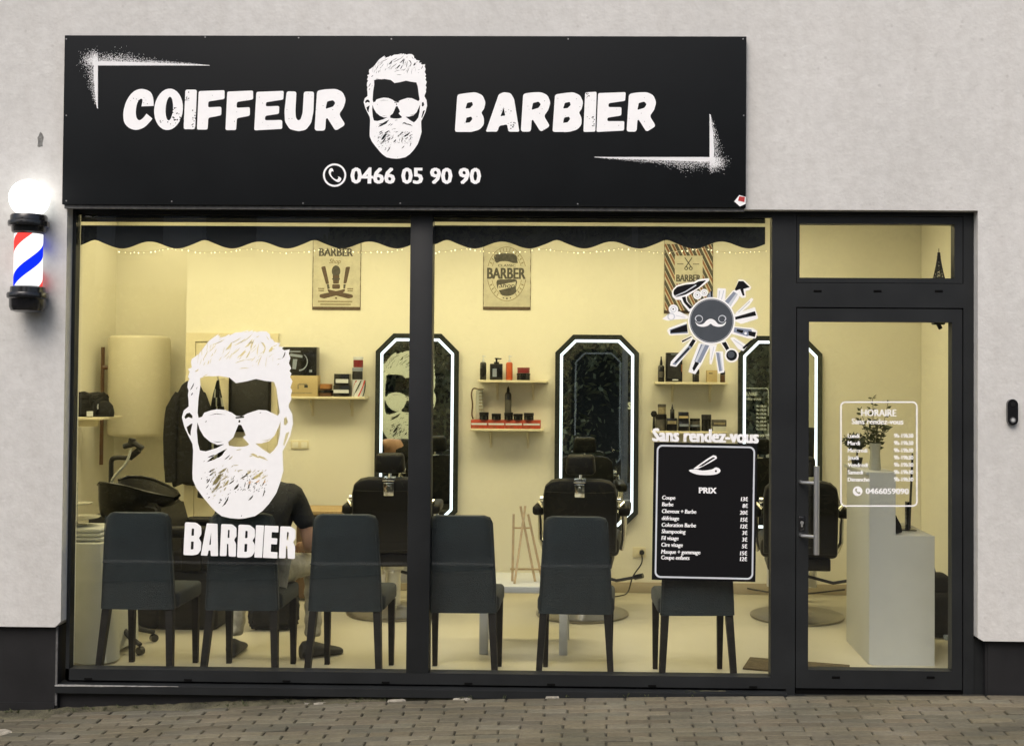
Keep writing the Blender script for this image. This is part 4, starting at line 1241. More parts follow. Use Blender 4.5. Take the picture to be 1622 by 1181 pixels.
# shelf C
edges = (747, 774, 801, 829, 857)
nm = ('leftmost flat red carton, the white clipper behind it', 'second flat red carton from the left on the lower shelf', 'third flat red carton from the left, the black spray bottle over it', 'rightmost flat red carton in the row on the lower shelf')
for i in range(4):
    zr = carton(edges[i]+.3, edges[i+1]-.3, zC, 13.5, 'redbox', nm[i], deco=[(.03, .97, .42, .64, 'vinyll'), (.1, .5, .12, .2, 'tin_r')], group='red cartons on the lower shelf')
for px, wp, hp, lab in ((767, 15, 12, 'leftmost black jar on the red cartons'), (786.5, 15, 10, 'low black jar second from left on the red cartons'), (806, 14, 12, 'black jar just under the tall dark spray bottle'), (821, 15, 10, 'low black jar right of the spray bottle'), (838, 16, 11.5, 'rightmost black jar on the red cartons')):
    jar(px, wp, zr+.0005, hp, 'bplastic', 'leather', lab, .4, Y=2.815)
# spray bottle stands behind the jars
x = sx(805, 2.88); t = T('spray_bottle', 'tall dark bottle with a pointed nozzle standing on the red cartons', 'bottle', (x, 2.88, zr), 'products on the wall shelves')
o = MB(); o.lathe([(.024, .0005), (.026, .01), (.026, .20), (.020, .215), (.012, .22)], (x, 2.88, zr), 20); build('body', o, 'bplastic', t)
o = MB(); o.lathe([(.013, .2205), (.010, .25), (.004, .262), (.0, .27)], (x, 2.88, zr), 14); build('nozzle', o, 'leather', t)
o = MB(); o.lathe([(.0264, .05), (.0264, .16)], (x, 2.88, zr), 20); build('label', o, 'tin_k', t)
x = sx(760, 2.90); t = T('hair_clipper', 'white ridged hair clipper standing upright at the left end of the lower shelf', 'hair clipper', (x, 2.90, zr), 'products on the wall shelves')
o = MB(); o.box(x-.030, x+.026, 2.88, 2.925, zr+.0005, zr+.235, .008); build('body', o, 'cloth_w', t)
o = MB()
for i in range(7): o.box(x-.004, x+.027, 2.876, 2.8805, zr+.05+i*.026, zr+.058+i*.026, .001)
o.box(x-.02, x+.03, 2.876, 2.926, zr+.2355, zr+.247, .004); build('grip', o, 'tin_o', t)
o = MB(); o.tube(smooth([(x-.01, 2.90, zr+.24), (x-.05, 2.89, zr+.245), (x-.065, 2.88, zr+.20), (x-.055, 2.88, zr+.12), (x-.06, 2.885, zr+.04), (x-.05, 2.89, zr+.004)], 4, False), .006, 6); build('cord', o, 'brown', t)
# shelf D
pump(1047, 10, zD, 40, 'bplastic', 'black dropper bottle left of the big black box', nozzle=False, label_m='tin_k')
carton(1054, 1080, zD, 46, 'bplastic', 'tall black box on the upper shelf under the tools emblem', deco=[(.3, .7, .93, .955, 'vinylg'), (.4, .75, .05, .09, 'vinyll'), (.1, .9, .12, .88, 'bmatte'), (.93, 1.0, .35, .6, 'tin_r')])
jar(1102, 11, zD, 20, 'bplastic', 'leather', 'small dark bottle between the black box and the tan carton', .4)
carton(1119, 1135, zD, 19, 'kraft', 'small tan carton with a dark bar on its front', deco=[(.18, .55, .7, .77, 'bmatte')])
jar(1144.5, 8, zD, 18, 'brown', 'bplastic', 'narrow brown bottle at the right end of the upper shelf', .35)
# shelf E
t = T('round_brush', 'round black brush standing at the left end of the lower shelf', 'brush', (sx(1036), YS, zE), 'products on the wall shelves')
o = MB(); o.lathe([(.012, .0005), (.009, .07), (.007, .11)], (sx(1036), YS, zE), 12); build('handle', o, 'bplastic', t)
o = MB(); o.lathe([(.0, .105), (.018, .112), (.026, .132), (.018, .153), (.0, .158)], (sx(1036), YS, zE), 16); build('head', o, 'cloth_k', t)
z2 = jar(1047, 18, zE, 26, 'tin_k', 'leather', 'dark pot under the olive jar at the left of the lower shelf', .3)
jar(1048.5, 13, z2, 16, 'tin_o', 'tin_k', 'olive jar on top of a dark pot', .3)
z2 = carton(1056, 1072, zE, 20, 'bplastic', 'dark printed carton under the slim black bottle', deco=[(.05, .95, .55, .8, 'tin_o')])
pump(1065, 7, z2, 22, 'bplastic', 'slim black bottle standing on a dark printed carton', nozzle=False)
z2 = carton(1075, 1091, zE, 15, 'bplastic', 'dark carton with a grey band, lower of two near the shelf middle', deco=[(.05, .95, .5, .75, 'vinylg')])
carton(1074.5, 1090.5, z2, 15, 'bplastic', 'dark carton with a tan band, upper of two near the shelf middle', deco=[(.05, .95, .35, .6, 'kraft')])
z2 = jar(1101, 17, zE, 10, 'bplastic', 'vinylg', 'dark jar with a grey lid, left of the big black pot', .3)
jar(1101, 16, z2, 10, 'tin_k', 'bplastic', 'dark jar on top of a grey lidded jar', .4)
jar(1119, 15.5, zE, 26, 'bplastic', 'bmatte', 'big black pot on the lower shelf, left of the white carton', .3)
z2 = carton(1129, 1149, zE, 8, 'cloth_w', 'flat white carton at the right end of the lower shelf')
carton(1128, 1150, z2, 10, 'tin_k', 'flat dark carton on top of the white one', deco=[(.1, .9, .3, .6, 'tin_o')])

# ------------------------------------------------------------------ tin posters
def poster(px0, px1, py0, py1, lab):
    Y = 2.934
    x0, z1 = at(px0, py0, Y); x1, z0 = at(px1, py1, Y)
    t = T('tin_poster', lab, 'poster', ((x0+x1)/2, 2.939, z0), 'vintage tin posters on the back wall')
    o = MB(); o.box(x0, x1, Y, 2.939, z0, z1, .001); build('sheet', o, 'tin', t)
    o = MB(); e = .006
    rr = random.Random(int(px0))
    L = [(0, [(x0, z0), (x1, z0), (x1, z1), (x0, z1)]), (None, [(x0+e*rr.uniform(.3, 1), z0+(z1-z0)*i/24) for i in range(1, 25)]+[(x1-e*rr.uniform(.3, 1), z1-(z1-z0)*i/24) for i in range(0, 24)])]
    for xx, s_ in ((x0, 1), (x1, -1)):
        L.append((0, [(xx, z0), (xx+s_*.03, z0), (xx+s_*.012, z0+.014), (xx, z0+.026)]))
    o.flat(L, Y-.0012, .001); build('worn_edge', o, 'tin_b', t, sm=0)
    f = lambda u, v: (x0+(x1-x0)*u, z1-(z1-z0)*v)
    return t, f, Y
# razors
t, f, Y = poster(496, 571, 374, 491, 'tin poster with crossed razors and a shaving brush, above the left shelf')
P = zoomer(0, 0, 1, lambda x, y: at(490+x/9.09, 370+y/9.09, Y))
o = MB(); o.text('BARBER', 0, 0, .06, Y-.0012, .003, box=(P(140, 340)[0], P(630, 340)[0], P(0, 325)[1], P(0, 205)[1])); o.mi = 1; o.text('Shop', 0, 0, .04, Y-.0012, .001, box=(P(290, 0)[0], P(460, 0)[0], P(0, 450)[1], P(0, 360)[1]), shear=.3)
o.mi = 1
for yy, a, b_ in ((975, 135, 630), (1015, 170, 610), (790, 135, 225), (820, 140, 220), (790, 555, 640), (820, 560, 635)):
    o.box(P(a, 0)[0], P(b_, 0)[0], Y-.0012, Y-.0002, P(0, yy+9)[1], P(0, yy-9)[1])
build('lettering', o, ['tin_k', 'tin_o'], t, sm=0)
o = MB(); L = [(0, rnd([(170, 480), (230, 465), (285, 720), (240, 730)], 18)), (0, rnd([(525, 480), (590, 475), (535, 715), (490, 720)], 18)), (1, [(250, 735), (280, 725), (295, 790), (262, 800)]), (1, [(492, 730), (525, 730), (515, 790), (490, 790)]),
     (0, rnd([(260, 800), (330, 815), (625, 880), (630, 920), (560, 935), (380, 890), (270, 840)], 20)), (0, rnd([(515, 795), (440, 815), (150, 875), (145, 915), (210, 935), (390, 890), (510, 835)], 20)),
     (1, ell(385, 540, 62, 82)), (0, rnd([(335, 600), (435, 600), (425, 720), (345, 720)], 8)), (1, rnd([(330, 640), (440, 640), (440, 665), (330, 665)], 4)), (0, rnd([(328, 730), (442, 730), (440, 795), (330, 795)], 20)), (0, ell(385, 928, 14, 14, 8))]
o.flat([(a, [P(*p) for p in q]) for a, q in L], Y-.0012, .001); build('razor_print', o, ['tin_b', 'tin_k'], t, sm=0)
# classic oval
t, f, Y = poster(766, 840.5, 374, 491, 'tin poster with an oval CLASSIC BARBER badge, middle of the three')
P = lambda x, y: at(760+x/9.09, 370+y/9.09, Y)
o = MB()
L = [(1, ell(388, 580, 285, 392, 40)), (2, ell(388, 580, 276, 383, 40)), (1, ell(388, 580, 225, 320, 40)), (2, ell(388, 580, 217, 312, 40)),
     (0, smooth([(205, 320), (280, 290), (420, 285), (520, 310), (540, 380), (545, 450), (480, 425), (400, 400), (300, 400), (235, 420)], 3)), (2, [(225, 425), (550, 425), (550, 480), (225, 480)]), (2, [(95, 470), (680, 470), (680, 665), (95, 665)]),
     (0, smooth([(250, 670), (380, 660), (530, 665), (520, 780), (525, 840), (450, 890), (330, 890), (280, 830), (250, 770)], 3)), (2, [(265, 740), (520, 690), (510, 760), (260, 820)]),
     (0, ell(340, 925, 10, 10, 8)), (0, ell(390, 932, 14, 14, 8)), (0, ell(440, 925, 10, 10, 8))]
for k in range(34):
    a = k/34*6.283+.09
    if abs(math.sin(a)) < .3 or (math.sin(a) > .9): continue
    cx_, cy_ = 388+251*math.cos(a), 580+352*math.sin(a)
    L.append((1, [(cx_+18*math.cos(a)-5*math.sin(a), cy_+22*math.sin(a)+9*math.cos(a)), (cx_-18*math.cos(a)-5*math.sin(a), cy_-22*math.sin(a)+9*math.cos(a)), (cx_-18*math.cos(a)+5*math.sin(a), cy_-22*math.sin(a)-9*math.cos(a)), (cx_+18*math.cos(a)+5*math.sin(a), cy_+22*math.sin(a)-9*math.cos(a))]))
o.flat([(a, [P(*p) for p in q]) for a, q in L], Y-.0012, .001); build('badge', o, ['tin_k', 'tin_o', 'tin'], t, sm=0)
o = MB()
o.text('BARBER', 0, 0, .06, Y-.0024, .004, box=(P(110, 0)[0], P(665, 0)[0], P(0, 650)[1], P(0, 490)[1]))
o.text('CLASSIC', 0, 0, .03, Y-.0024, .001, box=(P(265, 0)[0], P(520, 0)[0], P(0, 476)[1], P(0, 440)[1]))
o.text('Shop', 0, 0, .03, Y-.0024, .001, box=(P(280, 0)[0], P(510, 0)[0], P(0, 800)[1], P(0, 705)[1]), shear=.3)
build('lettering', o, 'tin_k', t, sm=0)
# striped
t, f, Y = poster(1052, 1129, 380, 497, 'tin poster with diagonal barber stripes, partly behind the tools emblem')
P = lambda x, y: at(1040+x/9.08, 370+y/9.08, Y)
o = MB(); L = []
for k in range(-8, 8):
    y0 = k*215
    for dy, w_, mi in ((0, 92, 0), (112, 62, 1)):
        a = [(118, y0+dy), (812, y0+dy+1420), (812, y0+dy+1420+w_), (118, y0+dy+w_)]
        L.append((mi, a))
clip_lo, clip_hi = 150, 1130
L2 = []
for mi, a in L:
    q = []
    for (x1_, y1_), (x2_, y2_) in zip(a, a[1:]+a[:1]):
        def ins(p): return clip_lo <= p[1] <= clip_hi
        q.append((x1_, y1_))
    # clip the band to the sheet height
    def clip(poly, lim, keep):
        out = []
        for i in range(len(poly)):
            p, n_ = poly[i], poly[(i+1) % len(poly)]
            pi, ni = keep(p[1], lim), keep(n_[1], lim)
            if pi: out.append(p)
            if pi != ni:
                tt = (lim-p[1])/(n_[1]-p[1]); out.append((p[0]+(n_[0]-p[0])*tt, lim))
        return out
    q = clip(a, clip_lo, lambda y_, l: y_ >= l)
    if len(q) > 2: q = clip(q, clip_hi, lambda y_, l: y_ <= l)
    if len(q) > 2: L2.append((mi, q))
L2 += [(2, [(262, 318), (662, 318), (662, 720), (262, 720)])]
o.flat([(a, [P(*p) for p in q]) for a, q in L2], Y-.0012, .001); build('stripes', o, ['tin_k', 'tin_r', 'tin'], t, sm=0)
o = MB(); o.text('BARBER', 0, 0, .06, Y-.0024, .003, box=(P(285, 0)[0], P(640, 0)[0], P(0, 690)[1], P(0, 585)[1]))
o.box(P(300, 0)[0], P(390, 0)[0], Y-.0024, Y-.0013, P(0, 441)[1], P(0, 431)[1]); o.box(P(525, 0)[0], P(615, 0)[0], Y-.0024, Y-.0013, P(0, 441)[1], P(0, 431)[1])
for s_ in (-1, 1):
    pts = [(458+s_*52, 345), (458-s_*40, 480)]
    o.flat([(0, [P(*p) for p in stroke(pts, 14)])], Y-.0024-(s_+1)*.0004, .0003)
    o.flat([(0, [P(*p) for p in ell(458+s_*32, 500, 28, 26)]), (None, [P(*p) for p in ell(458+s_*32, 500, 15, 14)])], Y-.0042-(s_+1)*.0004, .0003)
build('lettering', o, 'tin_k', t, sm=0)

# ------------------------------------------------------------------ valances and fairy lights
def valance(pxa, pxb, lab, ph):  # black film on the inside of the glass, cut like a valance
    Y = .049
    x0, x1 = at(pxa, 380, Y)[0], at(pxb, 380, Y)[0]
    zt_ = lambda y: at((pxa+pxb)/2, y, Y)[1]
    t = T('scalloped_valance', lab, 'valance', ((x0+x1)/2, Y, zt_(390)), 'black scalloped valances in the window')
    zr0, zr1 = zt_(358), zt_(352.5)
    o = MB(); o.box(x0, x1, Y, Y+.002, zt_(346.5), 2.6215); build('top_band', o, 'valance', t, sm=0)
    o = MB(); o.box(x0, x1, Y, Y+.0016, zr1, zt_(346.5)-.0004); build('film_stripe', o, 'film_stripe', t, sm=0)  # opaque brown-grey stands in for the film's see-through stripe
    o = MB(); n = 260
    front, back = [], []
    lo = []
    for i in range(n+1):
        px = pxa+(pxb-pxa)*i/n
        u = ((px-ph)/87.0)
        s_ = math.cos(2*math.pi*u)
        z = 388-5.5*s_-(2.4 if int(math.floor(u+.5)) % 2 == 0 else 0)*max(0, s_)**4
        lo.append((at(px, z, Y)[0], at(px, z, Y)[1], 0.0))
    fr = [[o.bm.verts.new((x, Y+w_*k, zr0-.0005+(z-zr0)*k)) for k in (0, .5, 1)] for x, z, w_ in lo]
    bk_ = [[o.bm.verts.new((x, Y+.0016+w_*k, zr0-.0005+(z-zr0)*k)) for k in (0, .5, 1)] for x, z, w_ in lo]
    for i in range(n):
        for k in range(2):
            o.bm.faces.new((fr[i][k], fr[i][k+1], fr[i+1][k+1], fr[i+1][k])); o.bm.faces.new((bk_[i][k], bk_[i+1][k], bk_[i+1][k+1], bk_[i][k+1]))
        o.bm.faces.new((fr[i][2], bk_[i][2], bk_[i+1][2], fr[i+1][2]))
    build('cloth', o, 'valance', t, sm=60)  # scalloped lower piece of the film
    return t, x0, x1
v1, xa, xb = valance(128, 650, 'black scalloped film valance along the top of the left window pane', 150)
v2, xa, xb = valance(676, 1212, 'black scalloped film valance along the top of the right window pane', 708)
def fairy(px0, px1, lab, seed):
    Y = .09
    rr = random.Random(seed)
    mid = at((px0+px1)/2, 398, Y)
    t = T('fairy_lights', lab, 'fairy lights', (mid[0], Y, mid[1]), 'fairy light strings under the valances')
    pts = []
    px = px0
    while px < px1:
        ph = (px-px0)/62.0
        y = 394+6.5*abs(math.sin(ph*math.pi*.5+seed))+rr.uniform(-1, 1)
        X, Z = at(px, y, Y); pts.append((X, Y+rr.uniform(-.008, .008), Z))
        px += rr.uniform(5, 12)
    wi = MB(); wi.tube([(X, y, Z+.004) for X, y, Z in pts], .0011, 4); build('wire', wi, 'wire', t)
    for X, y, Z in pts:
        b = MB(); r = rr.choice((.0034, .0026, .0020, .0016))
        b.lathe([(0, -r*1.5), (r*.8, -r*.8), (r, 0), (r*.7, r*.9), (0, r*1.2)], (X, y, Z), 6); build('bulb', b, 'bulb', t)
fairy(188, 645, 'string of warm fairy lights sagging below the left black valance', 1)
fairy(690, 1216, 'string of warm fairy lights sagging below the right black valance', 2)
# ------------------------------------------------------------------ reception counter and its things
dk = T('reception_counter', 'pale grey stepped reception counter standing behind the glass door', 'counter', (1.83, 1.0, 0))
o = MB(); o.prism([(1.638, .012), (1.655, .0), (2.03, .0), (2.03, .778), (1.795, .778), (1.795, 1.158), (1.638, 1.158)], .68, .70); build('end_panel', o, 'whitep', dk, sm=0)
o = MB(); o.box(1.636, 1.656, .7005, 1.33, .0, 1.140, .002); build('front_panel', o, 'whitep', dk)
o = MB(); o.prism([(1.656, .0), (2.03, .0), (2.03, .75), (1.656, .75)], 1.315, 1.33); build('end_panel', o, 'whitep', dk, sm=0)
o = MB(); o.box(1.622, 1.800, .7005, 1.345, 1.1405, 1.160, .002); build('ledge', o, 'whitep', dk)
o = MB(); o.box(1.7965, 2.028, .7005, 1.314, .752, .777, .002); build('worktop', o, 'whitep', dk)
o = MB(); o.box(1.780, 1.796, .7005, 1.314, .777, 1.140); build('back_panel', o, 'whitep', dk, sm=0)
# vase with sprigs
vx, vy, vz = 1.712, .86, 1.1605
vs = T('plant_vase', 'olive leafy sprigs in a pale vase on the high ledge of the counter', 'plant', (vx, vy, vz))
o = MB(); o.lathe([(.034, 0), (.036, .004), (.030, .10), (.036, .165), (.032, .166), (.026, .10), (.03, .012), (0, .01)], (vx, vy, vz), 20); build('vase', o, 'vase', vs)
o = MB(); lf = MB(); rr = random.Random(3)
for k in range(13):
    a = rr.uniform(0, 6.28); sp = rr.uniform(.02, .12); hgt = rr.uniform(.16, .40) if k else .43
    tip = Vector((vx+sp*math.cos(a)-.01, vy+sp*math.sin(a)*.7, vz+.12+hgt*.75))
    p = [Vector((vx, vy, vz+.05)), Vector((vx+sp*.3*math.cos(a), vy+sp*.2*math.sin(a), vz+.16)), tip]
    pp = smooth([tuple(q) for q in p], 5, False)
    o.tube(pp, .0016, 4)
    for q in pp[4:]:
        for w_ in range(3):
            b = rr.uniform(0, 6.28); L = rr.uniform(.022, .042)
            d = Vector((math.cos(b), math.sin(b), rr.uniform(-.2, .9))).normalized()
            n_ = d.orthogonal().normalized()*L*.26
            c = Vector(q)
            f = [lf.bm.verts.new(v) for v in (c, c+d*L*.5+n_, c+d*L, c+d*L*.5-n_)]
            lf.bm.faces.new(f)
build('stems', o, 'bark', vs); build('leaves', lf, 'leaf', vs, sm=0)
# dark pot plant beside it
px_, py_, pz_ = 1.665, 1.16, 1.1605
pt = T('potted_plant', 'small dark bushy plant in a black pot beside the pale vase on the counter', 'plant', (px_, py_, pz_))
o = MB(); o.lathe([(.028, 0), (.040, .055), (.036, .055), (.03, .045), (0, .045)], (px_, py_, pz_), 18); build('pot', o, 'bplastic', pt)
o = MB(); o.tube([(px_, py_, pz_+.04), (px_+.004, py_, pz_+.14)], .006, 6); build('stem', o, 'bark', pt)
lf = MB(); rr = random.Random(9)
for k in range(420):
    a, b = rr.uniform(0, 6.28), math.acos(rr.uniform(-1, 1)); r = .078*rr.uniform(.35, 1)
    c = Vector((px_-.01+r*1.1*math.cos(a)*math.sin(b), py_+r*math.sin(a)*math.sin(b), pz_+.155+r*.72*math.cos(b)))
    d = Vector((rr.uniform(-1, 1), rr.uniform(-1, 1), rr.uniform(-1, 1))).normalized(); n_ = d.orthogonal().normalized()*.007
    f = [lf.bm.verts.new(v) for v in (c-d*.013, c+n_, c+d*.013, c-n_)]; lf.bm.faces.new(f)
build('leaves', lf, 'leafd', pt, sm=0)
# monitor seen from its edge
mn = T('monitor', 'thin dark screen seen edge on, standing on the low worktop of the counter', 'monitor', (1.93, .97, .7775))
o = MB(); o.hexa([(1.907, .82, .80), (1.921, .82, .80), (2.010, 1.16, .80), (1.996, 1.16, .80), (1.927, .82, 1.246), (1.939, .82, 1.245), (2.028, 1.16, 1.245), (2.016, 1.16, 1.246)]); build('screen', o, 'bmatte', mn, sm=0)
o = MB(); o.box(1.87, 1.985, .91, 1.11, .7775, .785, .003); o.box(1.942, 1.966, .98, 1.04, .785, .95, .004); build('stand', o, 'bplastic', mn)
cr = T('card_reader', 'small black card reader leaning against the step of the counter', 'card reader', (1.845, .80, .7775))
o = MB(); o.prism([(1.805, .79), (1.82, .78), (1.855, .79), (1.850, .83), (1.815, .895), (1.80, .90)], .76, .84); build('body', o, 'bplastic', cr, sm=0)
o = MB(); o.prism([(1.8525, .80), (1.857, .805), (1.822, .888), (1.818, .883)], .77, .83); build('keypad', o, 'leather', cr, sm=0)
# bag on the floor behind the counter
bg = T('backpack', 'black backpack standing on the floor behind the right side of the counter', 'bag', (2.30, 1.52, 0))
o = MB(); o.box(2.20, 2.38, 1.40, 1.62, .002, .30, .05, seg=4); o.box(2.22, 2.36, 1.44, 1.60, .28, .42, .05, seg=4); build('body', o, 'cloth_k', bg, sm=60)
o = MB(); o.tube(smooth([(2.25, 1.44, .40), (2.22, 1.42, .50), (2.22, 1.44, .56), (2.24, 1.50, .50), (2.25, 1.52, .40)], 4, False), .012, 6); build('strap', o, 'cloth_k', bg)
o = MB(); o.box(2.33, 2.355, 1.37, 1.40, .002, .48, .006); o.box(2.29, 2.39, 1.36, 1.41, .0021, .03, .006); o.tube(smooth([(2.345, 1.385, .44), (2.40, 1.40, .47), (2.50, 1.42, .46), (2.545, 1.43, .48)], 4, False), .006, 6)
single('charging_stand', o, 'vinylg', 'slim grey stand with a cord to the wall beside the black backpack', 'stand', (2.345, 1.385, 0))
# door mat
o = MB(); o.box(-.30, .30, -.14, .14, .0005, .012, .003); o.xform(Matrix.Translation((1.185, .585, 0)) @ Matrix.Rotation(R_(-16), 4, 'Z')); o.mi = 0
single('door_mat', o, 'matf', 'flat brown door mat on the floor inside the entrance', 'mat', (1.185, .585, 0))
# tower ornament on the inner ledge
X = at(1487, 438, .14)[0]
tw = T('tower_figurine', 'small dark iron lattice tower ornament on the ledge inside the upper pane', 'ornament', (X, .14, 2.2522))
o = MB(); z0 = 2.2525
hN = .185
def half(z): return .0235*(1-z)**1.55+.0055*(1-z)+.0028
for sx_ in (-1, 1):
    for sy_ in (-1, 1):
        o.tube([(X+sx_*half(i/10), .14+sy_*half(i/10), z0+hN*i/10) for i in range(11)], .0042, 5)
for i in range(9):
    a, b = i/10, (i+1)/10
    for s_ in (-1, 1):
        o.tube([(X-half(a), .14+s_*half(a), z0+hN*a), (X+half(b), .14+s_*half(b), z0+hN*b)], .0030, 4); o.tube([(X+half(a), .14+s_*half(a), z0+hN*a), (X-half(b), .14+s_*half(b), z0+hN*b)], .0030, 4)
build('lattice', o, 'bmatte', tw)
o = MB()
for z in (.0, .22, .48, .86):
    h_ = half(z)+.004; o.box(X-h_, X+h_, .14-h_, .14+h_, z0+hN*z, z0+hN*z+.005)
o.tube([(X, .14, z0+hN), (X, .14, z0+hN+.022)], .0018, 5)
build('platforms', o, 'bmatte', tw)

# ------------------------------------------------------------------ white low table with the easel
tb_ = T('coffee_table', 'low white table behind the dark chairs, holding a small wooden easel', 'table', (-.46, 1.07, 0))
o = MB(); o.box(-.775, -.155, .80, 1.32, .385, .425, .003); build('top', o, 'whitep', tb_)
for x in (-.71, -.215):
    for y in (.855, 1.27):
        o = MB(); o.box(x-.026, x+.026, y-.026, y+.026, .001, .3845, .002); build('leg', o, 'whitep', tb_)
ez = T('easel', 'small pale wooden tripod easel standing on the low white table', 'easel', (-.46, 1.05, .4255))
o = MB()
zt2 = .4255
bar = lambda mb, p, q, r_=.0105: mb.tube([p, q], r_, 4)
o2 = MB(); bar(o2, (-.545, .99, zt2), (-.548, 1.10, zt2+.41)); build('leg', o2, 'wood', ez, sm=0)
o2 = MB(); bar(o2, (-.40, .99, zt2), (-.505, 1.11, zt2+.46)); build('leg', o2, 'wood', ez, sm=0)
o2 = MB(); bar(o2, (-.36, 1.01, zt2+.02), (-.455, 1.10, zt2+.41)); build('leg', o2, 'wood', ez, sm=0)
o2 = MB(); bar(o2, (-.525, .90, zt2), (-.475, 1.12, zt2+.46)); build('leg', o2, 'wood', ez, sm=0)
o2 = MB(); bar(o2, (-.55, 1.078, zt2+.325), (-.435, 1.082, zt2+.325), .007); build('crossbar', o2, 'wood', ez, sm=0)
o2 = MB(); bar(o2, (-.56, 1.0, zt2+.075), (-.34, 1.0, zt2+.075), .008); build('crossbar', o2, 'wood', ez, sm=0)
# wall socket with a plug and cord
X, Z = at(1012, 874, 2.937)
so_ = T('wall_socket', 'cream wall socket with a black plug in it, right of the middle mirror', 'socket', (X, 2.939, Z))
o = MB(); o.box(X-.05, X+.055, 2.930, 2.9395, Z-.04, Z+.04, .003); build('plate', o, 'trim', so_)
o = MB(); o.tube([(X+.022, 2.885, Z+.004), (X+.022, 2.93, Z+.004)], .020, 12); build('plug', o, 'bplastic', so_)
o = MB(); o.tube(smooth([(X+.022, 2.888, Z-.01), (X+.018, 2.87, Z-.08), (X-.05, 2.85, Z-.18), (X-.09, 2.80, .03), (X-.16, 2.75, .008), (X-.32, 2.65, .007), (X-.40, 2.55, .007)], 6, False), .0055, 6); build('cord', o, 'bplastic', so_)
o = MB(); o.tube(smooth([(1.18, 2.90, .05), (1.35, 2.86, .03), (1.55, 2.84, .02), (1.72, 2.86, .03), (1.95, 2.9, .05)], 6, False), .007, 6)
single('power_cord', o, 'bplastic', 'dark power cord lying along the skirting behind the right barber chair', 'cord', (1.5, 2.86, 0))
X, Z = at(475, 704, 2.937)
sw = T('switch_plate', 'cream double socket plate on the wall under the left shelf', 'socket', (X, 2.939, Z))
o = MB(); o.box(X-.072, X+.072, 2.931, 2.9395, Z-.034, Z+.034, .003); build('plate', o, 'trim', sw)
o = MB()
for s_ in (-.036, .036): o.box(X+s_-.024, X+s_+.024, 2.929, 2.931, Z-.022, Z+.022, .001)
build('inserts', o, 'iwall', sw)

# ------------------------------------------------------------------ left side of the room
# water heater
hx_, hy_ = -3.905, 3.42
wh = T('water_heater', 'tall cream cylindrical water heater hanging in the left alcove', 'water heater', (hx_, hy_, 1.23))
zt_, zb_ = at(217, 531, 3.3)[1], at(217, 689, 3.3)[1]
o = MB(); o.lathe([(.0, zb_-.012), (.2, zb_-.012), (.235, zb_), (.25, zb_+.02), (.25, zt_-.045), (.244, zt_-.018), (.225, zt_-.004), (.19, zt_), (.0, zt_+.004)], (hx_, hy_, 0), 48); build('tank', o, 'enamel', wh, sm=40)
o = MB(); o.tube([(hx_-.262, 3.30, zt_-.10), (hx_-.262, 3.30, .95)], .016, 8); o.tube([(hx_-.262, 3.30, zt_-.27), (hx_-.20, 3.32, zt_-.27)], .02, 8); build('pipe', o, 'brown', wh)
o = MB(); o.box(hx_-.1, hx_+.1, 3.66, 3.749, zt_-.35, zt_-.25); build('bracket', o, 'steel', wh)
# shelf with black towels
lx, lz = at(150, 660, 2.62)
sh_ = T('side_shelf', 'cream shelf on the far left wall carrying a heap of black towels', 'shelf', (-4.05, 2.75, lz))
o = MB(); o.box(-4.249, -3.845, 2.55, 2.93, lz-.02, lz, .002); build('board', o, 'trim', sh_)
o = MB(); o.box(-4.249, -3.95, 2.72, 2.74, lz-.08, lz-.0205); build('bracket', o, 'trim', sh_)
tz = lz+.0005
def cloth_lump(x0, x1, y0, y1, z0, z1, seed, n=7):
    o = MB(); rr = random.Random(seed)
    o.box(x0, x1, y0, y1, z0, z1, min(x1-x0, z1-z0)*.22, seg=2)
    bmesh.ops.subdivide_edges(o.bm, edges=o.bm.edges[:], cuts=3, use_grid_fill=True)
    for v in o.bm.verts:
        if v.co.z > z0+.01:
            k = .012
            v.co += Vector((rr.uniform(-k, k), rr.uniform(-k, k), rr.uniform(-k, k)*.8+.014*math.sin(v.co.x*31+seed)*math.sin(v.co.y*22)))
            v.co.z = max(v.co.z, z0)
    return o
single('towel_heap', cloth_lump(-4.235, -3.93, 2.58, 2.90, tz, tz+.18, 1), 'cloth_k', 'heap of folded black towels on the far left shelf', 'towels', (-4.08, 2.75, tz), sm=70)
cp = T('black_cap', 'black cap with a pale tag lying at the end of the black towel heap', 'cap', (-3.90, 2.72, tz))
o = MB(); o.lathe([(.075, 0), (.078, .03), (.066, .085), (.04, .115), (0, .125)], (-3.905, 2.72, tz), 18); build('crown', o, 'cloth_k', cp)
o = MB(); o.lathe([(.0, .0), (.06, .002), (.06, .010), (0, .012)], (-3.91, 2.63, tz), 16); build('brim', o, 'cloth_k', cp)
o = MB(); o.box(-3.95, -3.915, 2.636, 2.640, tz+.06, tz+.10); o.box(-3.975, -3.925, 2.565, 2.569, tz+.006, tz+.045, .001); build('tag', o, 'vinyll', cp, sm=0)
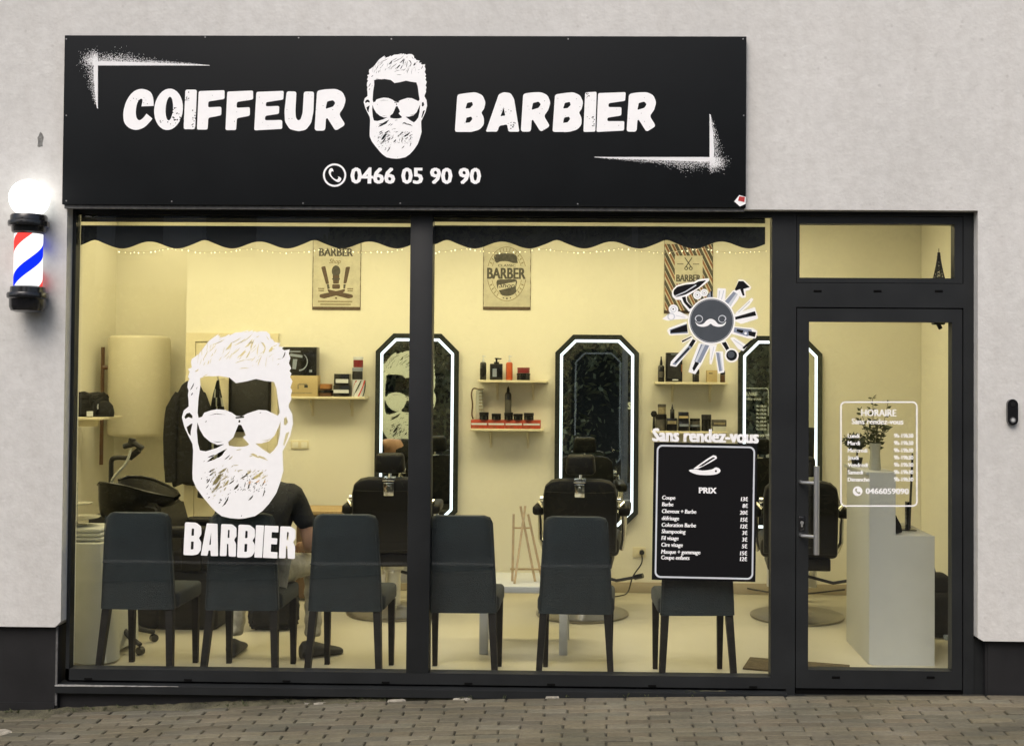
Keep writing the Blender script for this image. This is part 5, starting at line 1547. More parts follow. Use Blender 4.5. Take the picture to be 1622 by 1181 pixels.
# jacket on a hook
jx, jy = -3.265, 2.86
jk = T('hanging_jacket', 'black jacket hanging on the wall beside the interior door, left of the stencil face', 'jacket', (jx, jy, 1.65))
o = MB()
ja = [(0, 1.66, .03, .03), (.0, 1.63, .07, .05), (.0, 1.57, .10, .06), (.0, 1.52, .125, .07), (-.01, 1.38, .125, .07), (-.02, 1.15, .13, .07), (-.02, .98, .13, .07), (-.015, .90, .125, .07), (-.01, .84, .12, .065)]
rings = []
rr = random.Random(2)
for i, (dx, z, rx_, ry_) in enumerate(ja):
    n = 26
    rings.append([o.bm.verts.new((jx+dx+rx_*math.cos(2*math.pi*k/n)*(1+.05*math.sin(5*2*math.pi*k/n+i*.6)), jy-.01+ry_*math.sin(2*math.pi*k/n)*(1+.14*math.sin(7*2*math.pi*k/n+i*.3)), z+(.025*math.sin(3*2*math.pi*k/n) if i == len(ja)-1 else 0))) for k in range(n)])
for a, b in zip(rings, rings[1:]):
    for k in range(26): o.bm.faces.new((a[k], b[k], b[(k+1) % 26], a[(k+1) % 26]))
o.bm.faces.new(rings[0]); o.bm.faces.new(rings[-1][::-1])
bmesh.ops.recalc_face_normals(o.bm, faces=o.bm.faces)
build('body', o, 'cloth_k', jk, sm=70)
for s_ in (-1, 1):
    o = MB(); o.tube(smooth([(jx+s_*.08, jy-.02, 1.55), (jx+s_*.125, jy-.05, 1.44), (jx+s_*.14, jy-.06, 1.20), (jx+s_*.135, jy-.055, .98 if s_ < 0 else .84), (jx+s_*.13, jy-.05, .86 if s_ < 0 else .74)], 4, False), [.045]*4+[.055]*5+[.052]*4+[.048]*4, 12); build('sleeve', o, 'cloth_k', jk, sm=60)
o = MB(); o.tube([(jx, 2.94, 1.69), (jx, 2.86, 1.67), (jx, 2.84, 1.71)], .008, 6); build('hook', o, 'chrome', jk)
# interior door with a dark board and scarf
dx0, ztop = at(296, 527, 2.93); dx1, _ = at(442, 527, 2.93)
idr = T('interior_door', 'plain cream interior door in the back wall, mostly hidden by the stencil face', 'door', ((dx0+dx1)/2, 2.939, 0))
o = MB(); o.box(dx0, dx0+.075, 2.915, 2.9395, 0, ztop); o.box(dx1-.075, dx1, 2.915, 2.9395, 0, ztop); o.box(dx0+.075, dx1-.075, 2.915, 2.9395, ztop-.07, ztop); build('door_frame', o, 'trim', idr, sm=0)
o = MB(); o.box(dx0+.079, dx1-.079, 2.925, 2.9394, .004, ztop-.074); build('leaf', o, 'trim', idr, sm=0)
o = MB(); o.tube([(dx1-.12, 2.92, 1.02), (dx1-.12, 2.885, 1.02), (dx1-.22, 2.88, 1.02)], .009, 8); build('handle', o, 'chrome', idr)
bx0, bz1 = at(363, 596, 2.90); bx1, bz0 = at(428, 684, 2.90)
bd = T('dark_board', 'dark framed board hanging on the cream interior door, seen through the stencil face', 'board', ((bx0+bx1)/2, 2.925, bz0))
o = MB(); o.box(bx0, bx1, 2.900, 2.9245, bz0, bz1, .003); build('panel', o, 'bmatte', bd)
o = MB(); o.flat([(0, [(bx0, bz0), (bx1, bz0), (bx1, bz1), (bx0, bz1)]), (None, [(bx0+.018, bz0+.018), (bx1-.018, bz0+.018), (bx1-.018, bz1-.018), (bx0+.018, bz1-.018)])], 2.892, .0078); build('frame', o, 'wood_d', bd, sm=0)
sxx, szz = at(346, 602, 2.78)
sc = T('hanging_scarf', 'patterned black and cream scarf hanging beside the dark board on the interior door', 'scarf', (sxx, 2.78, szz))
o = MB()
for i in range(9):
    pass
rings = []
for i in range(10):
    t_ = i/9
    hw = .012+.085*t_**.8
    rings.append([o.bm.verts.new((sxx+hw*u+.006*math.sin(9*t_+u*4), 2.78-.025*math.cos(u*7+i*.2)*t_-.01, szz-.62*t_)) for u in [-1+k*.125 for k in range(17)]])
for a, b in zip(rings, rings[1:]):
    for k in range(16):
        f = o.bm.faces.new((a[k], b[k], b[k+1], a[k+1])); f.material_index = 1 if ((k//2*3+rings.index(a)*2) % 5 == 0) else 0
bmesh.ops.solidify(o.bm, geom=o.bm.faces[:], thickness=.006)
build('cloth', o, ['cloth_k', 'cloth_w'], sc, sm=60)
o = MB(); o.tube([(sxx, 2.925, szz+.01), (sxx, 2.775, szz+.005), (sxx, 2.765, szz+.03)], .006, 6); build('hook', o, 'chrome', sc)

# backwash unit
bw = T('backwash_unit', 'black salon hair wash basin and seat behind the leftmost dark slate chair', 'wash basin', (-2.95, 1.65, 0))
o = MB()
# deep tilted basin, its lip pointing right
secs = [(-3.40, .70, .965, .17), (-3.36, .66, .985, .235), (-3.27, .66, .982, .26), (-3.18, .68, .965, .25), (-3.06, .735, .925, .21), (-2.97, .80, .893, .14), (-2.925, .845, .873, .06)]
rings = []
for (x, zl, zh, hw) in secs:
    ring = []
    for k in range(18):
        a = math.pi*k/17          # under side
        ring.append(o.bm.verts.new((x, 1.62+hw*math.cos(a), zh-(zh-zl)*math.sin(a)**.6)))
    for k in range(1, 17):        # hollow upper side
        u = 1-2*k/17
        ring.append(o.bm.verts.new((x, 1.62-hw*.93*u, zh-.012-(zh-zl)*.72*(1-abs(u)**2.2))))
    rings.append(ring)
N = len(rings[0])
for a, b in zip(rings, rings[1:]):
    for k in range(N): o.bm.faces.new((a[k], a[(k+1) % N], b[(k+1) % N], b[k]))
o.bm.faces.new(rings[0]); o.bm.faces.new(rings[-1][::-1])
bmesh.ops.recalc_face_normals(o.bm, faces=o.bm.faces)
for s_ in (-1, 1): o.tube([(x, 1.62+s_*hw, zh) for (x, zl, zh, hw) in secs], .010, 6)
build('bowl', o, 'basin', bw, sm=50)
o = MB(); o.box(-3.46, -2.96, 1.42, 1.85, .0, .76, .03); o.xform(Matrix.Identity(4)); build('pedestal', o, 'bmatte', bw)
o = MB(); o.box(-2.97, -2.56, 1.40, 1.90, .0, .40, .03); o.box(-2.98, -2.42, 1.38, 1.92, .395, .52, .05, seg=3); build('seat', o, 'leather', bw, sm=50)
o = MB(); o.hexa([(-3.02, 1.40, .45), (-2.86, 1.40, .45), (-2.86, 1.90, .45), (-3.02, 1.90, .45), (-3.10, 1.40, .86), (-2.97, 1.40, .84), (-2.97, 1.90, .84), (-3.10, 1.90, .86)])
bmesh.ops.bevel(o.bm, geom=o.bm.edges[:], offset=.03, segments=3, affect='EDGES'); build('backrest', o, 'leather', bw, sm=60)
for y in (1.40, 1.90):
    o = MB(); o.box(-2.95, -2.50, y-.045, y+.045, .62, .70, .03, seg=3); o.box(-2.80, -2.66, y-.03, y+.03, .40, .62, .01); build('armrest', o, 'leather', bw, sm=50)
o = MB()
tx = at(176, 750, 1.66)[0]
o.tube(smooth([(tx, 1.66, .96), (tx, 1.66, 1.06), (tx+.005, 1.66, 1.12), (tx+.05, 1.65, 1.135), (tx+.12, 1.64, 1.135), (tx+.16, 1.63, 1.15)], 4, False), .017, 8)
o.tube([(tx+.14, 1.63, 1.135), (tx+.205, 1.63, 1.19)], .022, 10); o.tube([(tx+.10, 1.63, 1.215), (tx+.18, 1.62, 1.235), (tx+.235, 1.62, 1.20)], .020, 8); o.tube([(tx+.15, 1.625, 1.22), (tx+.16, 1.625, 1.27)], .026, 8)
build('tap', o, 'bmatte', bw)
o = MB(); o.tube(smooth([(tx+.16, 1.61, 1.20), (tx+.13, 1.59, 1.10), (tx+.05, 1.58, 1.0), (tx+.03, 1.60, .95)], 5, False), .010, 8); build('hose', o, 'cloth_w', bw)
# white clothed side table
st_ = T('side_table', 'side table under a white cloth at the far left of the window', 'table', (-3.2, .70, 0))
zt3 = at(140, 859, .5)[1]
o = MB(); o.box(-3.62, -2.965, .46, .96, zt3-.025, zt3-.004, .002); build('top', o, 'whitep', st_)
o = MB()
n = 30
tp, lo_ = [], []
path = [(-2.955, .98)]+[(-2.955, .98-.53*i/8) for i in range(1, 9)]+[(-2.955-.67*i/20, .45) for i in range(1, 21)]
for i, (x, y) in enumerate(path):
    w_ = .014*math.sin(i*1.3)+.008*math.sin(i*2.9)
    ny, nx_ = (0, 1) if i <= 8 else (-1, 0)
    tp.append(o.bm.verts.new((x, y, zt3)))
    drop = .05 if i < 3 else .035+.02*math.sin(i*.9)
    fl = .03+.02*math.sin(i*.7)
    if 6 <= i <= 10: drop = .012; fl = .07
    lo_.append(o.bm.verts.new((x+nx_*(fl+w_)-(.05 if 10 < i < 14 else 0), y+ny*(fl+w_)*.5, drop)))
for i in range(len(path)-1):
    o.bm.faces.new((tp[i], tp[i+1], lo_[i+1], lo_[i]))
e0 = o.bm.verts.new((-3.625, .98, zt3)); o.bm.faces.new([e0]+tp[::-1])
bmesh.ops.recalc_face_normals(o.bm, faces=o.bm.faces)
build('cloth', o, 'cloth_w', st_, sm=50)
for x in (-3.58, -3.01):
    for y in (.50, .92):
        o = MB(); o.box(x-.02, x+.02, y-.02, y+.02, .001, zt3-.0255); build('leg', o, 'bmatte', st_)
tl = T('towel_stack', 'stack of folded cream towels on the white clothed side table', 'towels', (-3.05, .65, zt3))
for k in range(3):
    o = MB(); o.box(-3.33+.01*k, -2.975-.006*k, .52, .80, zt3+.0025+k*.026, zt3+.027+k*.026, .011, seg=3); build('towel', o, 'cloth_w', tl, sm=60)
zz3 = zt3+.082
cs = T('cake_stand', 'thin clear tiered stand on top of the folded cream towels', 'stand', (-3.16, .66, zz3))
o = MB()
sx_ = at(122, 800, .66)[0]
o.lathe([(.06, .0), (.06, .004), (.012, .010), (.004, .02), (.004, .26), (.0, .262)], (sx_, .66, zz3), 20); build('stem', o, 'vase', cs)
for z, r_ in ((.045, .13), (.13, .085)):
    o = MB(); o.lathe([(.004, z), (r_, z), (r_+.006, z+.006), (r_, z+.004), (.004, z+.003)], (sx_, .66, zz3), 28); build('plate', o, 'vase', cs)
# rolling stool
rx0, ry0 = at(170, 1000, .85)[0], .85
rs = T('rolling_stool', 'rolling stool with dark star base and castors behind the leftmost chair', 'stool', (rx0, ry0, 0))
o = MB(); o.lathe([(.0, .50), (.17, .50), (.185, .515), (.185, .545), (.165, .565), (.0, .572)], (rx0, ry0, 0), 30); build('seat', o, 'leather', rs)
o = MB(); o.tube([(rx0, ry0, .14), (rx0, ry0, .50)], .022, 12); o.tube([(rx0, ry0, .10), (rx0, ry0, .19)], .036, 12); build('column', o, 'bmatte', rs)
for k in range(5):
    a = R_(-28+k*72)
    ca, sa = math.cos(a), math.sin(a)
    o = MB(); o.tube([(rx0+ca*.03, ry0+sa*.03, .165), (rx0+ca*.14, ry0+sa*.14, .145), (rx0+ca*.21, ry0+sa*.21, .095), (rx0+ca*.30, ry0+sa*.30, .062)], [.02, .018, .016, .014], 8); l_ = build('leg', o, 'bmatte', rs)
    o = MB(); o.tube([(rx0+ca*.30-sa*.016, ry0+sa*.30+ca*.016, .026), (rx0+ca*.30+sa*.016, ry0+sa*.30-ca*.016, .026)], .025, 12); build('castor', o, 'bplastic', l_)
# small brown cabinet behind the person
cb = T('wooden_cabinet', 'small brown wooden cabinet against the wall, left of the left barber chair', 'cabinet', (-2.17, 2.6, 0))
o = MB(); o.box(-2.30, -2.05, 2.45, 2.80, .02, .655, .003); build('body', o, 'wood_b', cb)
o = MB(); o.box(-2.34, -1.96, 2.42, 2.82, .6555, .685, .004); build('top', o, 'wood', cb)
o = MB(); o.box(-2.29, -2.06, 2.437, 2.4495, .05, .635, .002); o.tube([(-2.08, 2.425, .33), (-2.08, 2.437, .33)], .010, 8); build('door', o, 'wood_b', cb)
single('floor_bag', cloth_lump(-2.36, -2.05, 1.40, 1.62, .002, .24, 5), 'cloth_k', 'black bag on the floor between the feet of the seated person', 'bag', (-2.2, 1.5, 0), sm=70)

# ------------------------------------------------------------------ the seated person
def skin(name, chains, mt, parent, sub=2, root=0, mirror=None, solid=None):
    """chains: list of [(x,y,z,r), ...]; shared joints are merged by position"""
    vs, es, rad, idx = [], [], [], {}
    for ch in chains:
        prev = None
        for (x, y, z, r) in ch:
            k = (round(x, 4), round(y, 4), round(z, 4))
            if k not in idx:
                idx[k] = len(vs); vs.append((x, y, z)); rad.append(r)
            i = idx[k]
            if prev is not None and prev != i: es.append((prev, i))
            prev = i
    me = bpy.data.meshes.new('s'); me.from_pydata(vs, es, [])
    ob = bpy.data.objects.new('s', me); COL.objects.link(ob)
    md = ob.modifiers.new('s', 'SKIN'); md.use_smooth_shade = True
    for i, sv in enumerate(me.skin_vertices[0].data):
        q = rad[i] if isinstance(rad[i], tuple) else (rad[i], rad[i])
        sv.radius = q
        sv.use_root = (i == root)
    s2 = ob.modifiers.new('u', 'SUBSURF'); s2.levels = sub; s2.render_levels = sub
    dg = bpy.context.evaluated_depsgraph_get()
    m2 = bpy.data.meshes.new_from_object(ob.evaluated_get(dg))
    bpy.data.objects.remove(ob); bpy.data.meshes.remove(me)
    b = MB(); b.bm.from_mesh(m2); bpy.data.meshes.remove(m2)
    return b
pe = T('person', 'person in a black T-shirt and faded grey jeans sitting hunched on a dark slate chair', 'person', (-1.99, .40, .49))
PEL = (-1.985, .36, .60)
NK = (-2.09, .66, 1.035)
def hand(w, d, side):
    """palm and five fingers from wrist w along direction d; side = +1/-1 thumb side"""
    w = Vector(w); d = Vector(d).normalized(); up = Vector((0, 0, 1)); s = d.cross(up).normalized()*side; n_ = s.cross(d).normalized()
    if n_.z > 0: n_ = -n_
    ch = []
    pc = w+d*.055
    ch.append([(*w, .027), (*(w+d*.03), .030), (*pc, .034)])
    for k, (o_, L) in enumerate(((.026, .072), (.009, .080), (-.009, .075), (-.025, .060))):
        b_ = w+d*.082+s*o_
        ch.append([(*pc, .034), (*b_, .0115), (*(b_+d*L*.45+n_*.008), .0100), (*(b_+d*L*.75+n_*.026), .0088), (*(b_+d*L*.86+n_*.046), .0075)])
    t0 = w+d*.035+s*.03
    ch.append([(*(w+d*.03), .030), (*t0, .015), (*(t0+d*.03+s*.014+n_*.008), .0115), (*(t0+d*.058+s*.012+n_*.02), .009)])
    return ch
shR, shL = (-1.815, .57, .985), (-2.235, .60, .965)
elR, elL = (-1.728, .545, .70), (-2.315, .62, .69)
wrR, wrL = (-1.83, .79, .665), (-2.18, .80, .675)
HD = (-2.215, .80, .985)
body = [[(*PEL, .12), (-1.99, .43, .78, .125), (-2.01, .53, .95, .125), (*NK, .062), (-2.145, .72, 1.02, .056)],
        [(-2.01, .53, .95, .125), (*shR, .055), (-1.765, .555, .85, .047), (*elR, .041), (-1.775, .665, .685, .041), (*wrR, .027)],
        [(-2.01, .53, .95, .125), (*shL, .055), (-2.275, .61, .83, .047), (*elL, .041), (-2.26, .71, .685, .041), (*wrL, .027)]]
body += hand(wrR, (-.35, .75, -.22), -1)[0:] + hand(wrL, (.35, .75, -.22), 1)[0:]
bb_ = skin('body', body, 'skin', pe)
# head: an ellipsoid-based shape joined on the neck, with brow, nose, ears
def head(c, fwd):
    b = MB(); c = Vector(c); f = Vector(fwd).normalized(); r_ = f.cross(Vector((0, 0, 1))).normalized(); u = r_.cross(f)
    bmesh.ops.create_uvsphere(b.bm, u_segments=28, v_segments=20, radius=1)
    for v in b.bm.verts:
        x, y, z = v.co
        hx2 = x*.077*(1-.18*max(0, -z)); hy2 = y*.098; hz2 = z*.118
        if y > 0:
            hy2 *= 1-.10*max(0, -z)**2
            hy2 += .020*math.exp(-(x/.20)**2-((z+.08)/.20)**2)          # nose
            hy2 -= .010*(math.exp(-((abs(x)-.42)/.16)**2-((z-.12)/.13)**2))  # eye sockets
            hy2 += .006*math.exp(-(x/.35)**2-((z+.48)/.08)**2)          # lips
            hy2 += .008*math.exp(-(x/.35)**2-((z+.82)/.2)**2)           # chin
        hx2 += .014*math.copysign(1, x)*math.exp(-((abs(x)-.97)/.08)**2-((y+.05)/.20)**2-((z-.02)/.26)**2)  # ears
        v.co = c+r_*hx2+f*hy2+u*hz2
    return b, r_, f, u
hb, r_, f_, u_ = head(HD, (-.45, .62, -.75))
tmp = bpy.data.meshes.new('h'); hb.bm.to_mesh(tmp); bb_.bm.from_mesh(tmp); bpy.data.meshes.remove(tmp)
bo = build('body', bb_, 'skin', pe, sm=0)
bo.data.polygons.foreach_set('use_smooth', [True]*len(bo.data.polygons))
hc = Vector(HD)
hr = MB(); bmesh.ops.create_uvsphere(hr.bm, u_segments=28, v_segments=20, radius=1)
rr = random.Random(4)
dl = []
for v in hr.bm.verts:
    x, y, z = v.co
    if (y > .25 and z < .45) or z < -.55: dl.append(v)
    k = 1+rr.uniform(-.015, .03)
    v.co = hc+r_*x*.084*k+f_*(y*.106*k-.006)+u_*(z*.126*k+.004)
bmesh.ops.delete(hr.bm, geom=dl, context='VERTS')
bmesh.ops.solidify(hr.bm, geom=hr.bm.faces[:], thickness=-.004)
build('hair', hr, 'hair', pe, sm=60)
ey = MB()
for s_ in (-1, 1):
    p = hc+r_*s_*.032+f_*.083+u_*.012
    ey.lathe([(0, -.011), (.008, -.008), (.011, 0), (.008, .008), (0, .011)], tuple(p), 12)
build('eyes', ey, 'vinyll', bo)
tee = [[(-1.985, .355, .63, .150), (-1.985, .40, .76, .150), (-2.0, .50, .93, .152), (-2.06, .61, 1.02, .088)],
       [(-2.0, .50, .93, .152), (-1.825, .565, .98, .082), (-1.775, .558, .88, .072), (-1.745, .55, .795, .066)],
       [(-2.0, .50, .93, .152), (-2.225, .59, .96, .082), (-2.265, .607, .86, .072), (-2.295, .615, .785, .066)]]
o = skin('t', tee, 'tee', pe)
rr = random.Random(8)
for v in o.bm.verts:
    v.co += v.normal*(.006*math.sin(v.co.z*38+v.co.x*21)+.004*math.sin(v.co.x*55-v.co.y*40))
o_t = build('tshirt', o, 'tee', pe, sm=0); o_t.data.polygons.foreach_set('use_smooth', [True]*len(o_t.data.polygons))
knR, knL = (-1.755, .80, .565), (-2.20, .80, .565)
anR, anL = (-1.745, .70, .115), (-2.232, .73, .115)
jn = [[(-1.985, .33, .595, .135), (-1.90, .42, .575, .100), (-1.83, .60, .572, .088), (*knR, .070), (-1.758, .785, .42, .062), (-1.75, .735, .25, .054), (*anR, .056)],
      [(-1.985, .33, .595, .135), (-2.07, .42, .575, .100), (-2.14, .60, .572, .088), (*knL, .070), (-2.205, .80, .42, .062), (-2.225, .765, .25, .054), (*anL, .056)]]
o = skin('j', jn, 'jeans', pe)
for v in o.bm.verts:
    v.co += v.normal*(.004*math.sin(v.co.z*70+v.co.y*33)+.003*math.sin(v.co.x*80+v.co.y*51))
o_j = build('jeans', o, 'jeans', pe, sm=0); o_j.data.polygons.foreach_set('use_smooth', [True]*len(o_j.data.polygons))
def shoe(an, d):
    a = Vector((an[0], an[1], 0)); d = Vector((*d, 0)).normalized(); s = Vector((d.y, -d.x, 0))
    b = MB(); rings = []
    secs = [(-.075, .030, .085), (-.06, .038, .105), (-.02, .042, .110), (.04, .045, .088), (.10, .050, .066), (.15, .047, .052), (.185, .034, .040), (.20, .012, .028)]
    for l, w_, h_ in secs:
        ring = []
        for k in range(14):
            an_ = math.pi*2*k/14
            x_, z_ = w_*math.cos(an_), h_*.5+h_*.5*math.sin(an_)
            z_ = max(z_, .004)
            ring.append(b.bm.verts.new(a+d*l+s*x_+Vector((0, 0, z_))))
        rings.append(ring)
    for p, q in zip(rings, rings[1:]):
        for k in range(14): b.bm.faces.new((p[k], p[(k+1) % 14], q[(k+1) % 14], q[k]))
    b.bm.faces.new(rings[0][::-1]); b.bm.faces.new(rings[-1])
    bmesh.ops.recalc_face_normals(b.bm, faces=b.bm.faces)
    return b
build('shoe', shoe(anR, (.75, .55)), 'bmatte', pe, sm=60)
build('shoe', shoe(anL, (-.05, 1)), 'bmatte', pe, sm=60)
for an, nm_ in ((anR, 0), (anL, 1)):
    pass

# ------------------------------------------------------------------ ceiling lamps (above the frame; they light the room)
for i, (x, y, lab) in enumerate(((-3.55, 1.6, 'flat square ceiling lamp added near the left wall to widen the light'), (-2.1, 1.75, 'flat square ceiling lamp above the seated person'), (-.6, 1.75, 'flat square ceiling lamp above the low white table'), (1.0, 1.75, 'flat square ceiling lamp near the entrance door'))):  # leftmost lamp is added to widen the light over the room
    t = T('ceiling_lamp', lab, 'ceiling lamp', (x, y, 3.1), 'ceiling lamps of the shop')
    o = MB(); o.flat([(0, [(-.62, -.32), (.62, -.32), (.62, .32), (-.62, .32)]), (None, [(-.6, -.3), (.6, -.3), (.6, .3), (-.6, .3)])], 0, .028); o.xform(Matrix.Translation((x, y, 3.072)) @ Matrix.Rotation(R_(90), 4, 'X')); build('frame', o, 'whitep', t, sm=0)
    o = MB(); o.box(x-.6, x+.6, y-.3, y+.3, 3.078, 3.09); build('diffuser', o, 'panel', t, sm=0)

t = T('ceiling_lamp', 'unseen round ceiling lamp added to brighten the left alcove above the water heater', 'ceiling lamp', (-3.75, 3.3, 3.1))  # unseen lamp, added to brighten the alcove
o = MB(); o.lathe([(.17, .09), (.18, .085), (.18, .10), (.17, .1005)], (-3.75, 3.3, 3.0), 24); build('frame', o, 'whitep', t)
o = MB(); o.lathe([(.0, .075), (.12, .078), (.165, .09), (0, .0905)], (-3.75, 3.3, 3.0), 24); build('diffuser', o, 'panel', t)
# ------------------------------------------------------------------ pavement, street and the bank opposite
def gz(x):
    P = ((-9, -.26), (-3.28, -.142), (-2.58, -.116), (-1.89, -.077), (-1.19, -.046), (-.5, -.020), (.18, -.004), (.87, .010), (1.55, .020), (2.3, .030), (9, .10))
    for (a, za), (b, zb) in zip(P, P[1:]):
        if x <= b:
            t = (x-a)/(b-a); return za+(zb-za)*max(0, t)
    return P[-1][1]
def gnd(x, y): return gz(x)+y*.012-.004
o = MB(); rr = random.Random(21)
tone = o.bm.loops.layers.color.new('tone')
bl, bd_, gap = .216, .067, .0085
row = 0
y = -.052
while y > -4.35:
    x = -7.4+(.5 if row % 2 else 0)*bl+rr.uniform(-.012, .012)
    while x < 7.4:
        x0, x1, y1, y0 = x+gap/2, x+bl-gap/2, y-.0016, y-bd_+.0016
        if x0 < XL-.02 and y1 > -.09: pass
        dz = rr.gauss(0, .0016); tx, ty = rr.gauss(0, .006), rr.gauss(0, .006)
        e = .006
        jx_, jy_ = rr.uniform(-.0015, .0015), rr.uniform(-.0015, .0015)
        cx_, cy_ = (x0+x1)/2, (y0+y1)/2
        def P(a, b, d): return (a+jx_, b+jy_, gnd(a, b)+dz+(a-cx_)*tx+(b-cy_)*ty-d)
        top_ = [o.bm.verts.new(P(a, b, 0)) for a, b in ((x0+e, y0+e), (x1-e, y0+e), (x1-e, y1-e), (x0+e, y1-e))]
        mid = [o.bm.verts.new(P(a, b, .005)) for a, b in ((x0, y0), (x1, y0), (x1, y1), (x0, y1))]
        low = [o.bm.verts.new(P(a, b, .03)) for a, b in ((x0, y0), (x1, y0), (x1, y1), (x0, y1))]
        fs = [o.bm.faces.new(top_)]
        for k in range(4):
            fs.append(o.bm.faces.new((mid[k], mid[(k+1) % 4], top_[(k+1) % 4], top_[k]))); fs.append(o.bm.faces.new((low[k], low[(k+1) % 4], mid[(k+1) % 4], mid[k])))
        v_ = rr.gauss(1, .06); w_ = rr.uniform(-.008, .008)
        c = (max(.05, .395*v_+w_), max(.05, .378*v_), max(.04, .325*v_-w_), 1)
        for f in fs:
            for l in f.loops: l[tone] = c
        x += bl
    y -= bd_; row += 1
pav = build('pavement', o, 'paver', None, sm=0); pav['kind'] = 'structure'
o = MB()
xs = [-7.6+i*.2 for i in range(77)]
ga = [o.bm.verts.new((x, .0, gnd(x, 0)-.010)) for x in xs]; gb = [o.bm.verts.new((x, -4.4, gnd(x, -4.4)-.010)) for x in xs]
for i in range(len(xs)-1): o.bm.faces.new((gb[i], gb[i+1], ga[i+1], ga[i]))
o2 = build('pavement_bed', o, 'soil', None, sm=0); o2['kind'] = 'structure'
o = MB(); o.box(-7.6, 7.6, -4.55, -4.40, -.7, -.055, .01); kb = build('kerb', o, 'kerb', None); kb['kind'] = 'structure'
o = MB(); o.box(-60, 60, -11.0, -4.551, -.9, -.34); rd = build('road', o, 'asphalt', None, sm=0); rd['kind'] = 'structure'
o = MB(); v = [o.bm.verts.new(p) for p in ((-400, -400, -.62), (400, -400, -.62), (400, 400, -.62), (-400, 400, -.62))]; o.bm.faces.new(v)
g_ = build('ground', o, 'soil', None, sm=0); g_['kind'] = 'structure'
# moss and dirt strip at the foot of the wall
o = MB(); rr = random.Random(31)
nx = 150
rows_ = []
for i in range(nx+1):
    x = -4.2+i*(4.9/nx)
    wd = max(.012, (.20 if x < -2.9 else .11*(1-(x+2.9)/3.6))*(.7+.5*math.sin(x*5.1)*math.sin(x*2.3+1))+rr.uniform(-.015, .015))
    yb = -.043 if x < -2.985 else -.006
    rows_.append([o.bm.verts.new((x, yb-wd*k*(1 if k < 1 else 1), gnd(x, -.1)+(.016*(1-k)+rr.uniform(-.003, .005) if k < 1 else -.012))) for k in (0, .3, .6, .85, 1)])
for a, b in zip(rows_, rows_[1:]):
    for k in range(4): o.bm.faces.new((a[k], a[k+1], b[k+1], b[k]))
bmesh.ops.recalc_face_normals(o.bm, faces=o.bm.faces)
if sum(f.normal.z for f in o.bm.faces) < 0: bmesh.ops.reverse_faces(o.bm, faces=o.bm.faces[:])
ms = build('moss', o, 'moss', None, sm=60); ms['kind'] = 'stuff'; ms['label'] = 'mossy dirt strip along the foot of the shop front'; ms['category'] = 'moss'
o = MB(); rr = random.Random(32)
for k in range(95):
    x = -3.3+rr.random()**1.6*3.9
    y = (-.05 if x < -2.98 else -.012)-rr.random()**2*.05
    for b in range(rr.randint(2, 6)):
        a = rr.uniform(0, 6.28); L = rr.uniform(.008, .026)*(1.6 if rr.random() < .12 else 1)
        d = Vector((math.cos(a)*.5, math.sin(a)*.5, 1)).normalized()
        c = Vector((x+rr.uniform(-.012, .012), y+rr.uniform(-.01, 0), gnd(x, y)+.002)); n_ = Vector((-math.sin(a), math.cos(a), 0))*.0022
        m_ = c+d*L*.6; tp_ = c+d*L+Vector((math.cos(a), math.sin(a), -.3))*L*.3
        f = [o.bm.verts.new(q) for q in (c-n_, c+n_, m_+n_*.8, tp_, m_-n_*.8)]; o.bm.faces.new(f)
gr = build('weeds', o, 'leaf', None, sm=0); gr['kind'] = 'stuff'; gr['label'] = 'tiny weeds sprouting along the joint at the shop front'; gr['category'] = 'weeds'
rr = random.Random(33)
o = MB()
for px, py, w_, h_ in ((22, 1156, .13, .06), (500, 1121, .09, .022), (630, 1115, .05, .02), (735, 1110, .05, .015), (880, 1105, .04, .012)):
    Z = 1.75-(py-590)/285
    X = (px-950)/292; Y = -.05-max(0, (py-1128))*.0115 if px < 90 else -.03
    pts = [(X+w_*math.cos(a)*rr.uniform(.6, 1.1), Y-.02+h_*math.sin(a)*rr.uniform(.6, 1.1)) for a in [i*.4488 for i in range(14)]]
    tpv = [o.bm.verts.new((a, b, gnd(a, b)+.006)) for a, b in pts]; lov = [o.bm.verts.new((X+(a-X)*1.15, Y+(b-Y)*1.15, gnd(a, b)-.006)) for a, b in pts]
    o.bm.faces.new(tpv)
    for i in range(14): o.bm.faces.new((lov[i], lov[(i+1) % 14], tpv[(i+1) % 14], tpv[i]))
mo = build('mortar_spill', o, 'mortar', None, sm=0); mo['kind'] = 'stuff'; mo['label'] = 'pale dried mortar spilled along the wall foot'; mo['category'] = 'mortar'
# wooded bank across the road: mirrored in the glass and the mirrors
o = MB(); rr = random.Random(41)
for k in range(80000):
    x = rr.uniform(-19, 19); t_ = rr.random()
    hgt = 5.6+1.3*math.sin(x*.55+1)+.9*math.sin(x*1.31)
    z = -.4+hgt*t_; y = -11.6-2.2*t_-rr.random()*1.6-.7*math.sin(x*1.1+z*.9)
    L = rr.uniform(.05, .13)
    d = Vector((rr.uniform(-1, 1), rr.uniform(-1, 1), rr.uniform(-1, 1))).normalized(); n_ = d.orthogonal().normalized()*L*.45
    c = Vector((x, y, z)); f = [o.bm.verts.new(q) for q in (c-d*L, c+n_, c+d*L, c-n_)]; o.bm.faces.new(f)
for k in range(9000):
    c = Vector((rr.uniform(-8.8, -4.2), rr.uniform(-10.95, -10.4), rr.uniform(-.35, 2.95)))
    L = rr.uniform(.05, .12); d = Vector((rr.uniform(-1, 1), rr.uniform(-1, 1), rr.uniform(-1, 1))).normalized(); n_ = d.orthogonal().normalized()*L*.45
    f = [o.bm.verts.new(q) for q in (c-d*L, c+n_, c+d*L, c-n_)]; o.bm.faces.new(f)
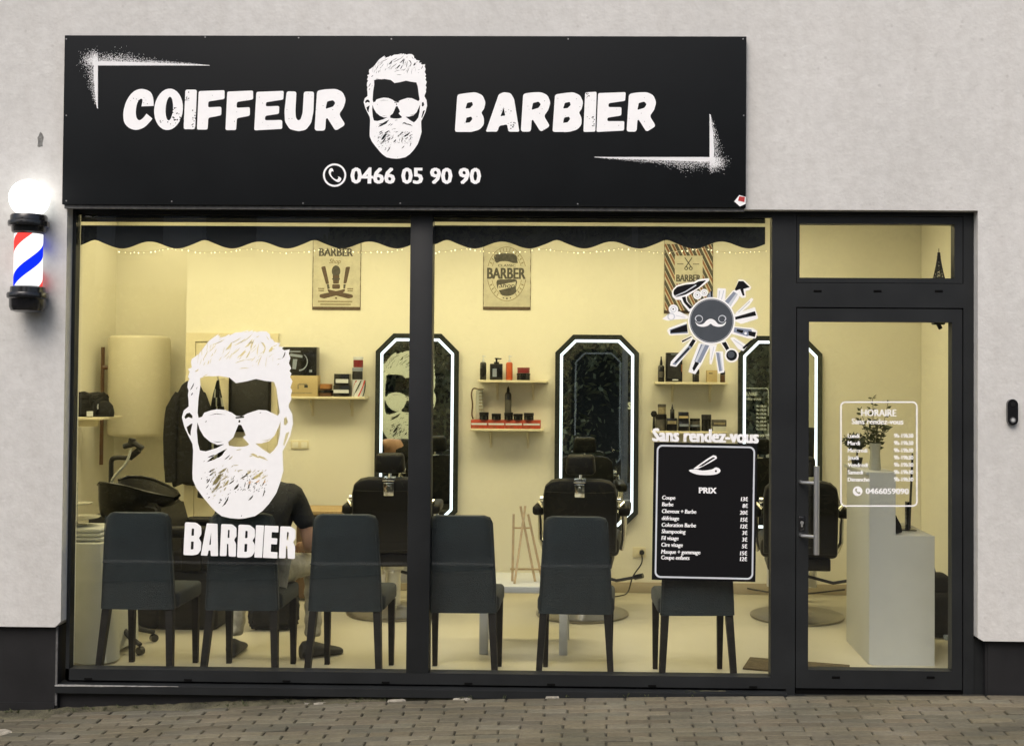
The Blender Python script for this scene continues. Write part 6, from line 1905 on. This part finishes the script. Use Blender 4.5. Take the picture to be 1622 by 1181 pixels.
wo = build('woods', o, 'woods', None, sm=0); wo['kind'] = 'stuff'; wo['label'] = 'dark wooded bank across the road, seen only as a reflection'; wo['category'] = 'woods'
o = MB(); o.hexa([(-60, -16, -.7), (60, -16, -.7), (60, -11.5, -.7), (-60, -11.5, -.7), (-60, -18, 5.0), (60, -18, 5.0), (60, -15.5, 4.6), (-60, -15.5, 4.6)]); hl = build('hill', o, 'soil', None, sm=0); hl['kind'] = 'structure'

hs = T('house', 'pale rendered house across the road, seen only as a faint reflection in the left pane', 'house', (-6.3, -11.3, -.6))
o = MB(); o.box(-7.7, -4.9, -14.5, -11.2, -.6, 5.4); build('wall', o, 'plaster', hs, sm=0)
o = MB(); o.prism([(-7.95, 5.3), (-4.65, 5.3), (-6.3, 6.7)], -14.7, -11.0); build('roof', o, 'anth2', hs, sm=0)
for x in (-7.0, -5.6):
    o = MB(); o.box(x-.45, x+.45, -11.199, -11.15, 3.4, 4.7, .01); wf = build('window', o, 'whitep', hs)
    o = MB(); o.box(x-.38, x+.38, -11.149, -11.14, 3.47, 4.63); build('pane', o, 'bplastic', wf, sm=0)
lp = T('street_lamp', 'grey street lamp across the road, seen only as a reflection in the middle mirror', 'street lamp', (.47, -9.6, -.34))
o = MB(); o.tube([(.47, -9.6, -.34), (.47, -9.6, 2.0), (.47, -9.6, 4.3)], [.07, .055, .04], 12); build('pole', o, 'kerb', lp)
o = MB(); o.tube(smooth([(.47, -9.6, 4.3), (.47, -9.5, 4.55), (.40, -9.3, 4.62), (.2, -8.9, 4.66)], 4, False), .03, 8); build('arm', o, 'kerb', lp)
o = MB(); o.box(-.02, .28, -9.05, -8.45, 4.60, 4.72, .04); build('lamp_head', o, 'steel', lp)
# ------------------------------------------------------------------ daylight: overcast
W = bpy.data.worlds.new('World'); SC.world = W
W.use_nodes = True
nt = W.node_tree
bg_ = nt.nodes['Background']
sk = nt.nodes.new('ShaderNodeTexSky')
sk.sky_type = 'NISHITA'; sk.sun_disc = False
EL, AZ = 52, 200
sk.sun_elevation = R_(EL); sk.sun_rotation = R_(AZ)
sk.air_density = 1.0; sk.dust_density = 5.0; sk.ozone_density = .6
nt.links.new(sk.outputs[0], bg_.inputs[0])
bg_.inputs[1].default_value = .15
sun = bpy.data.lights.new('sun', 'SUN'); sun.energy = 1.5; sun.angle = R_(40); sun.color = (1, .975, .95)
so = bpy.data.objects.new('sun', sun); COL.objects.link(so)
dirv = Vector((math.sin(R_(AZ))*math.cos(R_(EL)), math.cos(R_(AZ))*math.cos(R_(EL)), math.sin(R_(EL))))
so.rotation_euler = dirv.to_track_quat('Z', 'Y').to_euler()
so.location = (0, -8, 9)
vs_ = SC.view_settings
vs_.view_transform = 'Standard'; vs_.look = 'None'; vs_.exposure = .08; vs_.gamma = 1
vs_.use_curve_mapping = False
SC.cycles.max_bounces = 10
SC.cycles.transparent_max_bounces = 16
SC.cycles.sample_clamp_indirect = 8
SC.cycles.use_denoising = True
